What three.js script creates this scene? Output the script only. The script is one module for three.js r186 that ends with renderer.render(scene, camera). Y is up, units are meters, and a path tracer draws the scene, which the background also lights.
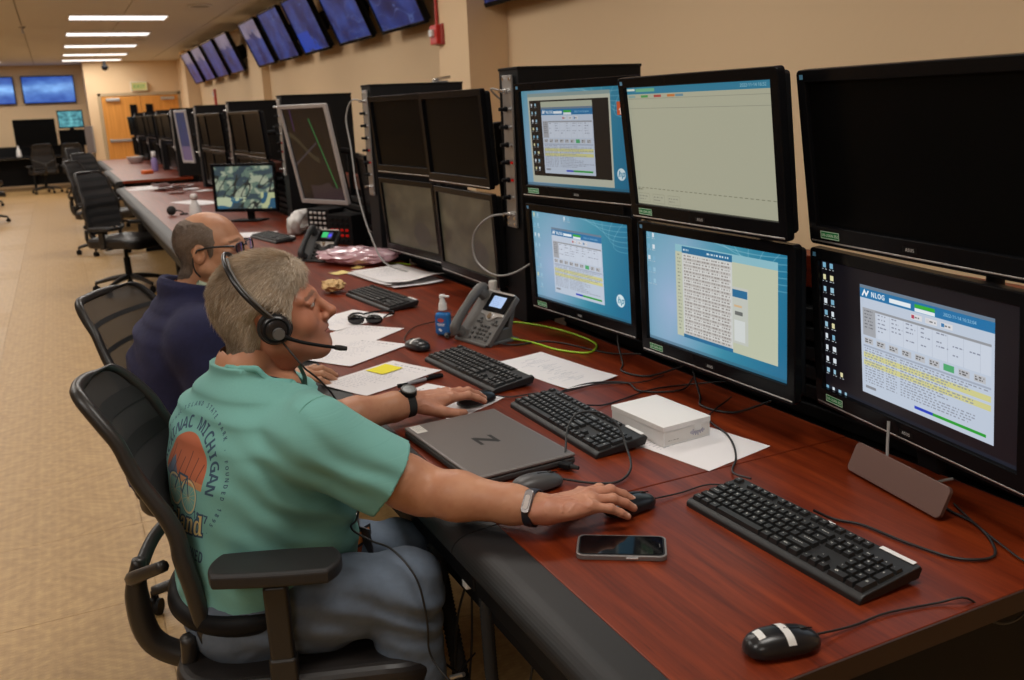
import * as THREE from 'three';
import { RoundedBoxGeometry } from 'three/addons/geometries/RoundedBoxGeometry.js';
import { mergeGeometries, mergeVertices, toCreasedNormals } from 'three/addons/utils/BufferGeometryUtils.js';
import { ImprovedNoise } from 'three/addons/math/ImprovedNoise.js';
import { RectAreaLightUniformsLib } from 'three/addons/lights/RectAreaLightUniformsLib.js';

// ---------------------------------------------------------------- camera, exposure, lights
const renderer = new THREE.WebGLRenderer({ antialias: true });
renderer.toneMapping = THREE.LinearToneMapping;
renderer.toneMappingExposure = 1.0;
renderer.shadowMap.enabled = true;
RectAreaLightUniformsLib.init();
const scene = new THREE.Scene();
scene.background = new THREE.Color(0x000000);
const camera = new THREE.PerspectiveCamera(2 * Math.atan(340 / 921) * 180 / Math.PI, 1024 / 680, 0.05, 80);
camera.matrixAutoUpdate = true;
camera.quaternion.setFromRotationMatrix(new THREE.Matrix4().makeBasis(
  new THREE.Vector3(0.89858, -0.04103, 0.43690), new THREE.Vector3(0.14456, 0.96772, -0.20644), new THREE.Vector3(-0.41432, 0.24866, 0.87550)));
camera.position.set(0, 1.48, 0);
camera.focus = 1.75; camera.userData.fStop = 6.5;
scene.add(camera);
const LAMP = 9.5, LAMP_COLOR = new THREE.Color(1.0, 0.955, 0.885);

// ---------------------------------------------------------------- helpers
let seedState = 12345;
const rnd = () => { seedState = (seedState * 1664525 + 1013904223) >>> 0; return seedState / 4294967296; };
const rr = (a, b) => a + (b - a) * rnd();
const noise = new ImprovedNoise();
const V = (x, y, z) => new THREE.Vector3(x, y, z);
const R = Math.PI / 180;
const used = new Map();
function numbered(n) { const k = used.get(n) || 0; used.set(n, k + 1); return k ? n + '_' + String(k).padStart(3, '0') : n; }
function shadow(o) { o.castShadow = true; o.receiveShadow = true; return o; }
function thing(name, label, category, pos = [0, 0, 0], turn = 0, group) {
  const o = new THREE.Group(); o.name = numbered(name); o.position.set(...pos); o.rotation.y = turn;
  o.userData = { label, category }; if (group) o.userData.group = group;
  scene.add(o); return o;
}
function part(name, geo, mat, parent, pos, rot) {
  const m = shadow(new THREE.Mesh(geo, mat)); m.name = name;
  if (pos) m.position.set(...pos); if (rot) m.rotation.set(...rot);
  parent.add(m); return m;
}
function solo(name, geo, mat, label, category, pos, rot, group) {
  const m = shadow(new THREE.Mesh(geo, mat)); m.name = numbered(name);
  m.userData = { label, category }; if (group) m.userData.group = group;
  if (pos) m.position.set(...pos); if (rot) m.rotation.set(...rot);
  scene.add(m); return m;
}
function struct(name, geo, mat, pos, rot, parent) {
  const m = shadow(new THREE.Mesh(geo, mat)); m.name = parent ? name : numbered(name);
  if (!parent) m.userData = { kind: 'structure' };
  if (pos) m.position.set(...pos); if (rot) m.rotation.set(...rot);
  (parent || scene).add(m); return m;
}
function dup(root, pos, turn, label, group) {
  const c = root.clone(); c.name = numbered(root.name.replace(/_\d{3}$/, '')); c.userData = { ...root.userData };
  c.position.set(...pos); if (turn !== undefined) c.rotation.y = turn;
  if (label) c.userData.label = label; if (group) c.userData.group = group;
  scene.add(c); return c;
}
const rb = (w, h, d, r = 0.004, s = 2) => new RoundedBoxGeometry(w, h, d, s, Math.min(r, w / 2.01, h / 2.01, d / 2.01));
const bx = (w, h, d) => new THREE.BoxGeometry(w, h, d);
const cyl = (r1, r2, h, n = 20) => new THREE.CylinderGeometry(r1, r2, h, n);
function at(g, p = [0, 0, 0], r, s) {
  const m = new THREE.Matrix4().compose(V(...p), new THREE.Quaternion().setFromEuler(new THREE.Euler(...(r || [0, 0, 0]))), s ? V(...s) : V(1, 1, 1));
  return g.applyMatrix4(m);
}
function merge(list) {
  const l = list.map((g) => { const q = g.index ? g.toNonIndexed() : g; for (const k of Object.keys(q.attributes)) if (!['position', 'normal', 'uv'].includes(k)) q.deleteAttribute(k);
    if (!q.attributes.uv) q.setAttribute('uv', new THREE.BufferAttribute(new Float32Array(q.attributes.position.count * 2), 2)); return q; });
  return mergeGeometries(l);
}
const curve = (pts) => new THREE.CatmullRomCurve3(pts.map((p) => V(...p)), false, 'centripetal');
const tube = (pts, r, n = 60, k = 8) => new THREE.TubeGeometry(curve(pts), n, r, k, false);
function taper(pts, radii, n = 40, k = 10, sx = 1) {   // swept tube of varying radius with rounded ends
  const c = curve(pts), fr = c.computeFrenetFrames(n, false), pos = [], idx = [];
  const rad = (t) => { const f = t * (radii.length - 1), i = Math.min(radii.length - 2, Math.floor(f)); return radii[i] + (radii[i + 1] - radii[i]) * (f - i); };
  for (let i = 0; i <= n; i++) {
    const t = i / n, p = c.getPoint(t); let r = rad(t);
    for (let j = 0; j < k; j++) { const a = j / k * 2 * Math.PI, q = p.clone().addScaledVector(fr.normals[i], Math.cos(a) * r * sx).addScaledVector(fr.binormals[i], Math.sin(a) * r); pos.push(q.x, q.y, q.z); }
  }
  for (let i = 0; i < n; i++) for (let j = 0; j < k; j++) { const a = i * k + j, b = i * k + (j + 1) % k, c2 = a + k, d = b + k; idx.push(a, b, c2, b, d, c2); }
  const s0 = pos.length / 3, A = c.getPoint(0), B = c.getPoint(1); pos.push(A.x, A.y, A.z, B.x, B.y, B.z);
  for (let j = 0; j < k; j++) { idx.push(s0, (j + 1) % k, j); idx.push(s0 + 1, n * k + j, n * k + (j + 1) % k); }
  const g = new THREE.BufferGeometry(); g.setAttribute('position', new THREE.Float32BufferAttribute(pos, 3)); g.setIndex(idx); g.computeVertexNormals(); return g;
}
function extrude(shape, depth, bevel = 0.002, seg = 2) {
  return new THREE.ExtrudeGeometry(shape, { depth, bevelEnabled: bevel > 0, bevelThickness: bevel, bevelSize: bevel, bevelSegments: seg, curveSegments: 14 });
}
function rrect(w, h, r, x = 0, y = 0) {
  const s = new THREE.Shape(), a = x - w / 2, b = y - h / 2, c = x + w / 2, d = y + h / 2;
  s.moveTo(a + r, b); s.lineTo(c - r, b); s.absarc(c - r, b + r, r, -Math.PI / 2, 0); s.lineTo(c, d - r); s.absarc(c - r, d - r, r, 0, Math.PI / 2);
  s.lineTo(a + r, d); s.absarc(a + r, d - r, r, Math.PI / 2, Math.PI); s.lineTo(a, b + r); s.absarc(a + r, b + r, r, Math.PI, Math.PI * 1.5); return s;
}
function canvas(w, h, draw) {
  const c = document.createElement('canvas'); c.width = w; c.height = h; const g = c.getContext('2d'); draw(g, w, h);
  const t = new THREE.CanvasTexture(c); t.colorSpace = THREE.SRGBColorSpace; t.anisotropy = 8; t.magFilter = THREE.LinearFilter; return t;
}
function dataTex(w, h, fn, srgb = true) {
  const d = new Uint8Array(w * h * 4);
  for (let y = 0; y < h; y++) for (let x = 0; x < w; x++) { const c = fn(x / w, y / h); const o = (y * w + x) * 4; d[o] = c[0]; d[o + 1] = c[1]; d[o + 2] = c[2]; d[o + 3] = 255; }
  const t = new THREE.DataTexture(d, w, h); t.wrapS = t.wrapT = THREE.RepeatWrapping; t.magFilter = THREE.LinearFilter; if (srgb) t.colorSpace = THREE.SRGBColorSpace; t.needsUpdate = true; return t;
}
const lin = (r, g, b) => new THREE.Color().setRGB(r, g, b);
const std = (c, rough = 0.6, metal = 0, extra = {}) => new THREE.MeshStandardMaterial({ color: c, roughness: rough, metalness: metal, ...extra });
const phys = (c, rough, extra = {}) => new THREE.MeshPhysicalMaterial({ color: c, roughness: rough, ...extra });
function boxUV(g, sx = 1, sy = 1, off = [0, 0]) {   // uv in metres from the dominant axis of each normal
  const q = g.index ? g.toNonIndexed() : g, p = q.attributes.position, n = q.attributes.normal, uv = new Float32Array(p.count * 2);
  for (let i = 0; i < p.count; i++) {
    const ax = Math.abs(n.getX(i)), ay = Math.abs(n.getY(i)), az = Math.abs(n.getZ(i)); let u, v;
    if (ay >= ax && ay >= az) { u = p.getZ(i); v = p.getX(i); } else if (ax >= az) { u = p.getZ(i); v = p.getY(i); } else { u = p.getX(i); v = p.getY(i); }
    uv[2 * i] = u * sx + off[0]; uv[2 * i + 1] = v * sy + off[1];
  }
  q.setAttribute('uv', new THREE.BufferAttribute(uv, 2)); return q;
}

// ---------------------------------------------------------------- materials
const fbm = (x, y, z, o = 4) => { let s = 0, a = 0.5, f = 1; for (let i = 0; i < o; i++) { s += a * noise.noise(x * f, y * f, z * f); a *= 0.5; f *= 2.03; } return s; };
const per = (u, v, fx, fy, s, o = 3) => { const a = u * 2 * Math.PI, b = v * 2 * Math.PI; return fbm(Math.cos(a) * fx + s, Math.sin(a) * fx + Math.cos(b) * fy * 0.7, Math.sin(b) * fy + s * 1.7, o); };
const woodTex = dataTex(1024, 512, (u, v) => {
  const bands = per(u, v, 0.5, 5.5, 3.1, 3), fine = noise.noise(u * 9, v * 330, 2.2) * 0.5 + noise.noise(u * 24, v * 170, 7.7) * 0.5, pore = Math.max(0, noise.noise(u * 60, v * 420, 9.1) - 0.25);
  const t = 0.5 + bands * 0.95 + fine * 0.5 - pore * 0.6;
  return [90 + t * 52, 28 + t * 31, 7 + t * 16].map((c) => Math.max(0, Math.min(255, c)));
});
const M = {};
M.wood = phys(lin(0.88, 0.80, 0.68), 0.38, { map: woodTex, specularIntensity: 0.75 });
M.woodEdge = std(lin(0.030, 0.011, 0.007), 0.5);
M.trim = phys(lin(0.013, 0.0125, 0.013), 0.5, { specularIntensity: 0.7 });
M.black = phys(lin(0.008, 0.008, 0.009), 0.55, { specularIntensity: 0.28 });
M.blackRough = phys(lin(0.010, 0.0095, 0.0095), 0.8, { specularIntensity: 0.28 });
M.gloss = phys(lin(0.006, 0.006, 0.007), 0.2, { specularIntensity: 0.16 });
M.panel = std(lin(0.009, 0.009, 0.010), 0.5);
M.keyTop = std(lin(0.013, 0.013, 0.014), 0.5);
M.silver = std(lin(0.55, 0.54, 0.53), 0.32, 0.85);
M.steel = std(lin(0.34, 0.33, 0.32), 0.38, 0.7);
M.chrome = std(lin(0.75, 0.74, 0.73), 0.14, 1);
M.white = std(lin(0.74, 0.73, 0.72), 0.5);
M.paper = std(lin(0.80, 0.79, 0.80), 0.85);
M.grey = std(lin(0.11, 0.105, 0.10), 0.45);
M.cable = std(lin(0.011, 0.011, 0.012), 0.5);
M.greyCable = std(lin(0.30, 0.29, 0.28), 0.45);
M.green = std(lin(0.36, 0.62, 0.03), 0.45);
M.rubber = std(lin(0.02, 0.02, 0.02), 0.9);
M.wall = std(lin(0.77, 0.565, 0.350), 0.85, 0, { bumpMap: dataTex(256, 256, (u, v) => { const n = 128 + per(u, v, 9, 9, 5, 3) * 120; return [n, n, n]; }, false), bumpScale: 0.0015 });
M.ceil = std(lin(0.66, 0.64, 0.615), 0.95);
M.lampGlow = new THREE.MeshStandardMaterial({ color: 0xffffff, emissive: new THREE.Color(1, 0.99, 0.96), emissiveIntensity: 1.6, roughness: 0.6 });

// ---------------------------------------------------------------- room shell
const FAR = -25.2, CEIL = 2.8, WX = 2.85;
const floorTex = dataTex(512, 512, (u, v) => {
  const cx = (u * 40) % 1 - 0.5, cy = (v * 20) % 1 - 0.5, d = Math.hypot(cx, cy * 1.4), row = Math.sin(u * 40 * 2 * Math.PI) * 3;
  const k = (d < 0.34 ? 4 : -2) + row * 0.5 + per(u, v, 3, 3, 1, 3) * 34 + (noise.noise(u * 180, v * 180, 4) * 7);
  return [178 + k, 143 + k, 93 + k * 0.8].map((c) => Math.max(0, Math.min(255, c)));
});
const floorBump = dataTex(512, 512, (u, v) => { const cx = (u * 40) % 1 - 0.5, cy = (v * 20) % 1 - 0.5, n = Math.hypot(cx, cy * 1.4) < 0.36 ? 190 : 90; return [n, n, n]; }, false);
M.tileA = std(lin(1, 1, 1), 0.42, 0, { map: floorTex, bumpMap: floorBump, bumpScale: 0.0006 });
M.tileB = std(lin(0.965, 0.955, 0.94), 0.46, 0, { map: floorTex, bumpMap: floorBump, bumpScale: 0.0006 });
M.tileGap = std(lin(0.36, 0.23, 0.10), 0.8);
{
  const floor = struct('floor', bx(11.2, 0.2, 33), M.tileGap, [-2.6, -0.104, -12]);
  // access floor panels 0.61 m wide and 1.22 m long where the photograph shows them; sheet beyond
  const T = 0.61, g = boxUV(new THREE.BoxGeometry(T - 0.0018, 0.02, T - 0.0018), 1 / T, 1 / T);
  const x0 = -0.523 + T / 2;
  for (let i = -3; i <= 4; i++) for (let j = 0; j < 37; j++) {
    const m = struct('floor_tile', g, (i * 7 + j * 3 + (i * j) % 4) % 3 ? M.tileA : M.tileB, [x0 + i * T + 2.6, 0.094, -2.0 - j * T + 12], [0, 0, 0], floor);
  }
  const rest = [];
  const zA = -2.0 + T / 2, zB = -2.0 - 36 * T - T / 2, xA = x0 - 3.5 * T, xB = x0 + 4.5 * T;
  const sheet = (a, b, c, d) => rest.push(boxUV(at(bx(b - a - 0.003, 0.02, d - c - 0.003), [(a + b) / 2 + 2.6, 0.094, (c + d) / 2 + 12]), 1 / T, 1 / T));
  sheet(-8, xA, -27, 4); sheet(xA, xB, zA, 4); sheet(xA, xB, -27, zB); sheet(xB, 3, -27, 4);
  const f = struct('floor_panels', merge(rest), M.tileA, [0, 0, 0], [0, 0, 0], floor); f.userData.kind = 'stuff';
}
{
  const c = struct('ceiling', bx(11.2, 0.16, 33), std(lin(0.22, 0.2, 0.17), 0.9), [-2.6, CEIL + 0.092, -12]);
  const g = new THREE.BoxGeometry(1.22 - 0.012, 0.022, 1.22 - 0.008);
  for (let i = -2; i <= 2; i++) for (let j = 0; j < 13; j++) struct('ceiling_panel', g, M.ceil, [-0.19 + 0.61 + i * 1.22 + 2.6, -0.081, -9.9 - j * 1.22 + 12], null, c);
  const rest = [];
  const sheet = (a, b, d, e) => rest.push(at(bx(b - a, 0.022, e - d), [(a + b) / 2 + 2.6, -0.081, (d + e) / 2 + 12]));
  const xA = -0.19 - 2 * 1.22, xB = -0.19 + 3 * 1.22, zA = -9.9 + 0.61, zB = -9.9 - 12 * 1.22 - 0.61;
  sheet(-8, xA - 0.006, -27, 4); sheet(xA, 3, zA + 0.006, 4); sheet(xA, 3, -27, zB - 0.006);
  const f = struct('ceiling_sheet', merge(rest), M.ceil, [0, 0, 0], null, c); f.userData.kind = 'stuff';
}
const wallBox = (name, x0, x1, y0, y1, z0, z1) => struct(name, boxUV(bx(x1 - x0, y1 - y0, z1 - z0), 0.5, 0.5), M.wall, [(x0 + x1) / 2, (y0 + y1) / 2, (z0 + z1) / 2]);
wallBox('wall_right', WX, 3.05, 0, CEIL, -25.4, 4.2);
wallBox('wall_left', -8.2, -8, 0, CEIL, -25.4, 4.2);
wallBox('wall_far', -8.2, 3.05, 0, CEIL, -25.4, FAR);
wallBox('wall_end', 0.80, WX, 0, CEIL, FAR, -24.0);
wallBox('wall_back', -8.2, 3.05, 0, CEIL, 4.0, 4.2);
wallBox('wall_column', 2.56, WX, 0, CEIL, -6.42, -5.89);
wallBox('wall_column', 2.735, WX, 0, CEIL, -14.5, -13.62);
wallBox('wall_column', 2.60, WX, 0, CEIL, -21.2, -20.6);
struct('baseboard_right', bx(0.015, 0.1, 27), std(lin(0.05, 0.04, 0.035), 0.6), [2.842, 0.05, -10.3]);

// ceiling lights: recessed troffers, one row of two every 2.6 m
{
  const zs = [-23.3, -21.4, -19.0, -16.44, -13.85, -11.26, -8.67, -6.08, -3.49, -0.9, 1.7];
  const names = { '0-0': 'farthest lit ceiling panel, beside the double door', '0-1': 'second lit ceiling panel counted from the far door', '0-2': 'middle one of the five lit ceiling panels in view', '0-3': 'fourth lit ceiling panel counted from the far door', '0-4': 'nearest and largest of the five lit ceiling panels in view', '1-0': 'lit ceiling panel cut by the left edge of the picture' };
  [0.99, -1.42, -3.9].forEach((x, c) => zs.forEach((z, i) => {
    if ((c === 2 && (i % 2 || i > 7)) || (c === 0 && i > 9)) return;
    const key = c + '-' + i;
    const t = thing('ceiling_light', names[key] || 'recessed white ceiling panel light outside the picture', 'ceiling light', [x, CEIL - 0.004, z], 0, names[key] ? undefined : 'ceiling lights above and behind the camera');
    part('frame', merge([at(rb(1.24, 0.02, 0.025, 0.003), [0, 0, 0.30]), at(rb(1.24, 0.02, 0.025, 0.003), [0, 0, -0.30]), at(rb(0.025, 0.02, 0.6, 0.003), [0.61, 0, 0]), at(rb(0.025, 0.02, 0.6, 0.003), [-0.61, 0, 0])]), M.white, t);
    part('diffuser', rb(1.19, 0.008, 0.57, 0.002), M.lampGlow, t, [0, 0.001, 0]);
    const L = new THREE.RectAreaLight(LAMP_COLOR, LAMP, 1.18, 0.56);
    L.name = 'panel_light'; L.position.set(0, -0.012, 0); L.rotation.x = -Math.PI / 2; t.add(L);
  }));
}
// small ceiling fittings
const disc = (x, z, r, label) => { const t = thing('ceiling_speaker', label, 'ceiling speaker', [x, CEIL - 0.001, z], 0);
  part('rim', new THREE.LatheGeometry([[r * 0.8, 0], [r, 0], [r, -0.012], [r * 0.85, -0.02], [r * 0.8, -0.014]].map((p) => new THREE.Vector2(...p)), 28), M.white, t);
  part('grille', at(cyl(r * 0.82, r * 0.8, 0.012, 24), [0, -0.006, 0]), M.grey, t); return t; };
disc(1.83, -12.4, 0.15, 'round ceiling speaker above the wall screens'); disc(1.55, -17.5, 0.13, 'small round ceiling fitting beyond the nearest light panels');
{
  const t = thing('sprinkler_head', 'small dark sprinkler head on the ceiling seam at the upper left', 'sprinkler', [-0.19, CEIL, -15.2]);
  part('escutcheon', at(cyl(0.05, 0.04, 0.02), [0, -0.01, 0]), M.steel, t); part('stem', at(cyl(0.012, 0.01, 0.06), [0, -0.05, 0]), M.steel, t); part('deflector', at(cyl(0.03, 0.03, 0.004), [0, -0.082, 0]), M.steel, t);
  const p = thing('ceiling_projector', 'black camera dome under the last ceiling light by the door', 'camera', [1.25, CEIL, -23.6]);
  part('bracket', at(cyl(0.03, 0.03, 0.12), [0, -0.06, 0]), M.black, p); part('dome', at(new THREE.SphereGeometry(0.075, 20, 12), [0, -0.15, 0]), M.gloss, p);
}
// double door, frame, exit sign
M.doorWood = std(lin(1, 1, 1), 0.45, 0, { map: dataTex(256, 512, (u, v) => { const t = noise.noise(u * 30, v * 2, 1) * 16 + noise.noise(u * 110, v * 5, 4) * 10; return [212 + t, 144 + t, 62 + t * 0.8].map((c) => Math.max(0, Math.min(255, c))); }) });
{
  const fr = struct('trim_1', merge([at(rb(0.07, 2.09, 0.05, 0.004), [1.055, 1.045, 0]), at(rb(0.07, 2.09, 0.05, 0.004), [2.82, 1.045, 0]), at(rb(1.83, 0.07, 0.05, 0.004), [1.94, 2.055, 0])]), std(lin(0.45, 0.34, 0.21), 0.6), [0, 0, -23.985]);
  [[1.515, 1], [2.365, 2]].forEach(([x, n]) => {
    const d = struct('door_' + n, merge([at(rb(0.84, 2.0, 0.045, 0.003), [0, 0, 0])]), M.doorWood, [x, 1.01, -23.985]);
    const s = n === 1 ? 1 : -1;
    struct('window_frame', merge([at(rb(0.02, 0.72, 0.02, 0.002), [-0.07, 0, 0]), at(rb(0.02, 0.72, 0.02, 0.002), [0.07, 0, 0]), at(rb(0.16, 0.02, 0.02, 0.002), [0, 0.36, 0]), at(rb(0.16, 0.02, 0.02, 0.002), [0, -0.36, 0])]), M.blackRough, [s * 0.25, 0.44, 0.03], null, d);
    struct('pane', bx(0.13, 0.7, 0.008), M.gloss, [s * 0.25, 0.44, 0.026], null, d);
    struct('closer', rb(0.30, 0.07, 0.07, 0.01), M.silver, [-s * 0.18, 0.93, 0.055], null, d);
    struct('push_bar', merge([at(rb(0.62, 0.06, 0.05, 0.01), [0, 0, 0.03]), at(rb(0.06, 0.08, 0.06, 0.01), [0.31, 0, 0.02]), at(rb(0.06, 0.08, 0.06, 0.01), [-0.31, 0, 0.02])]), M.steel, [-s * 0.02, -0.0, 0.03], null, d);
  });
  const ex = thing('exit_sign', 'lit exit sign on the wall above the double door', 'sign', [1.945, 2.225, -23.93]);
  part('housing', rb(0.36, 0.2, 0.06, 0.008), M.white, ex);
  const tex = canvas(256, 144, (g, w, h) => { g.fillStyle = '#c9b46a'; g.fillRect(0, 0, w, h); g.fillStyle = '#3f8a3c'; g.font = 'bold 92px sans-serif'; g.textAlign = 'center'; g.textBaseline = 'middle'; g.fillText('EXIT', w / 2, h / 2 + 4); });
  part('face', at(new THREE.PlaneGeometry(0.34, 0.18), [0, 0, 0.0315]), new THREE.MeshStandardMaterial({ color: 0x222222, emissive: 0xffffff, emissiveMap: tex, emissiveIntensity: 0.75, roughness: 0.5 }), ex);
}
// ---------------------------------------------------------------- console desks
const DY = 0.74;
function desk(z0, z1, label, opt = {}) {
  const L = z1 - z0, zc = (z0 + z1) / 2, t = thing('console_desk', label, 'desk', [0, 0, zc], 0);
  const back = 1.47;
  part('desktop', boxUV(at(rb(back - 0.622, 0.034, L - 0.003, 0.002), [(back + 0.622) / 2, DY - 0.017, 0]), 0.5, 1.0, [zc * 0.5 + 3, 0.13]), M.wood, t);
  const s = new THREE.Shape(); s.moveTo(0.6215, DY - 0.001); s.lineTo(0.575, DY - 0.004); s.quadraticCurveTo(0.535, DY - 0.008, 0.530, DY - 0.034); s.lineTo(0.540, DY - 0.050); s.lineTo(0.6215, DY - 0.050);
  part('edge_trim', at(new THREE.ExtrudeGeometry(s, { depth: L - 0.003, bevelEnabled: false, curveSegments: 10 }), [0, 0, -L / 2]), M.trim, t);
  part('apron', at(rb(0.05, 0.075, L - 0.01, 0.004), [0.595, DY - 0.089, 0]), M.black, t);
  const tray = part('cable_tray', merge([at(rb(0.13, 0.008, L - 0.03, 0.002), [0.66, DY - 0.18, 0]), at(rb(0.01, 0.06, L - 0.03, 0.003), [0.60, DY - 0.152, 0]), at(rb(0.01, 0.05, L - 0.03, 0.003), [0.724, DY - 0.157, 0])]), M.black, t);
  for (const e of [-1, 1]) {
    part('end_panel', at(rb(0.60, DY - 0.04, 0.03, 0.003), [1.06, (DY - 0.04) / 2, e * (L / 2 - 0.05)]), M.black, t);
    part('hanger', at(rb(0.05, 0.16, 0.02, 0.003), [0.68, DY - 0.115, e * (L / 2 - 0.2)]), M.black, t);
  }
  part('modesty_panel', at(rb(0.02, DY - 0.1, L - 0.1, 0.003), [1.30, (DY - 0.1) / 2 + 0.04, 0]), M.black, t);
  if (opt.edge) part('end_edge', at(rb(back - 0.54, 0.034, 0.004, 0.001), [(back + 0.54) / 2, DY - 0.017, L / 2 + 0.001]), M.woodEdge, t);
  return t;
}
desk(-1.41, -0.80, 'short end section of the wood desk under the nearest mouse', { edge: true });
desk(-4.75, -1.41, 'long wood desk section in front of the man in the green shirt');
desk(-8.1, -4.75, 'wood desk section under the angled landscape screen');
desk(-11.4, -8.1, 'wood desk section with the far row of papers and the small white bottle');
desk(-15.6, -12.6, 'distant wood desk with the orange pack, beyond the gap').position.x = 0.06;
desk(-19.8, -15.6, 'farthest wood desk before the double door').position.x = 0.12;

// back wall of the console: horizontal black slats with a wooden cap
function slatWall(z0, z1, label) {
  const L = z1 - z0, t = thing('slat_wall', label, 'console back', [0, 0, (z0 + z1) / 2]);
  part('backing', at(rb(0.02, 0.42, L, 0.002), [1.555, 0.86, 0]), M.blackRough, t);
  for (let i = 0; i < 7; i++) part('slat', at(rb(0.03, 0.034, L, 0.006), [1.53, 0.70 + i * 0.046, 0]), M.black, t);
  part('cap', boxUV(at(rb(0.06, 0.075, L, 0.004), [1.555, 1.075, 0]), 0.5, 1), M.wood, t);
  for (const z of [-L / 2 + 0.15, L / 2 - 0.15]) part('foot', at(rb(0.06, 0.66, 0.08, 0.004), [1.555, 0.33, z]), M.black, t);
  return t;
}
const RACKZ = [-2.85, -4.43, -6.37, -8.42, -10.5, -12.75, -14.6, -16.6, -18.6];
{
  const ends = [-0.86, ...RACKZ.slice(0, 5), -11.4], names = ['black slatted console back behind the lit monitors on the right', 'black slatted console back behind the dim olive monitors', 'black slatted console back behind the silver-framed portrait monitor', 'black slatted console back behind the landscape screen', 'black slatted console back between the third and fourth knob racks', 'black slatted console back at the end of the first desk row'];
  for (let i = 0; i < 6; i++) slatWall(ends[i + 1] + (i < 5 ? 0.08 : 0), ends[i] - (i ? 0.08 : 0), names[i]);
  const e2 = [...RACKZ.slice(5), -19.8]; for (let i = 0; i < 4; i++) slatWall(e2[i + 1] + (i < 3 ? 0.08 : 0), e2[i] - 0.08, 'far black slatted console back, section ' + ['nearest the gap', 'second from the gap', 'third from the gap', 'nearest the door'][i]);
}

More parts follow.
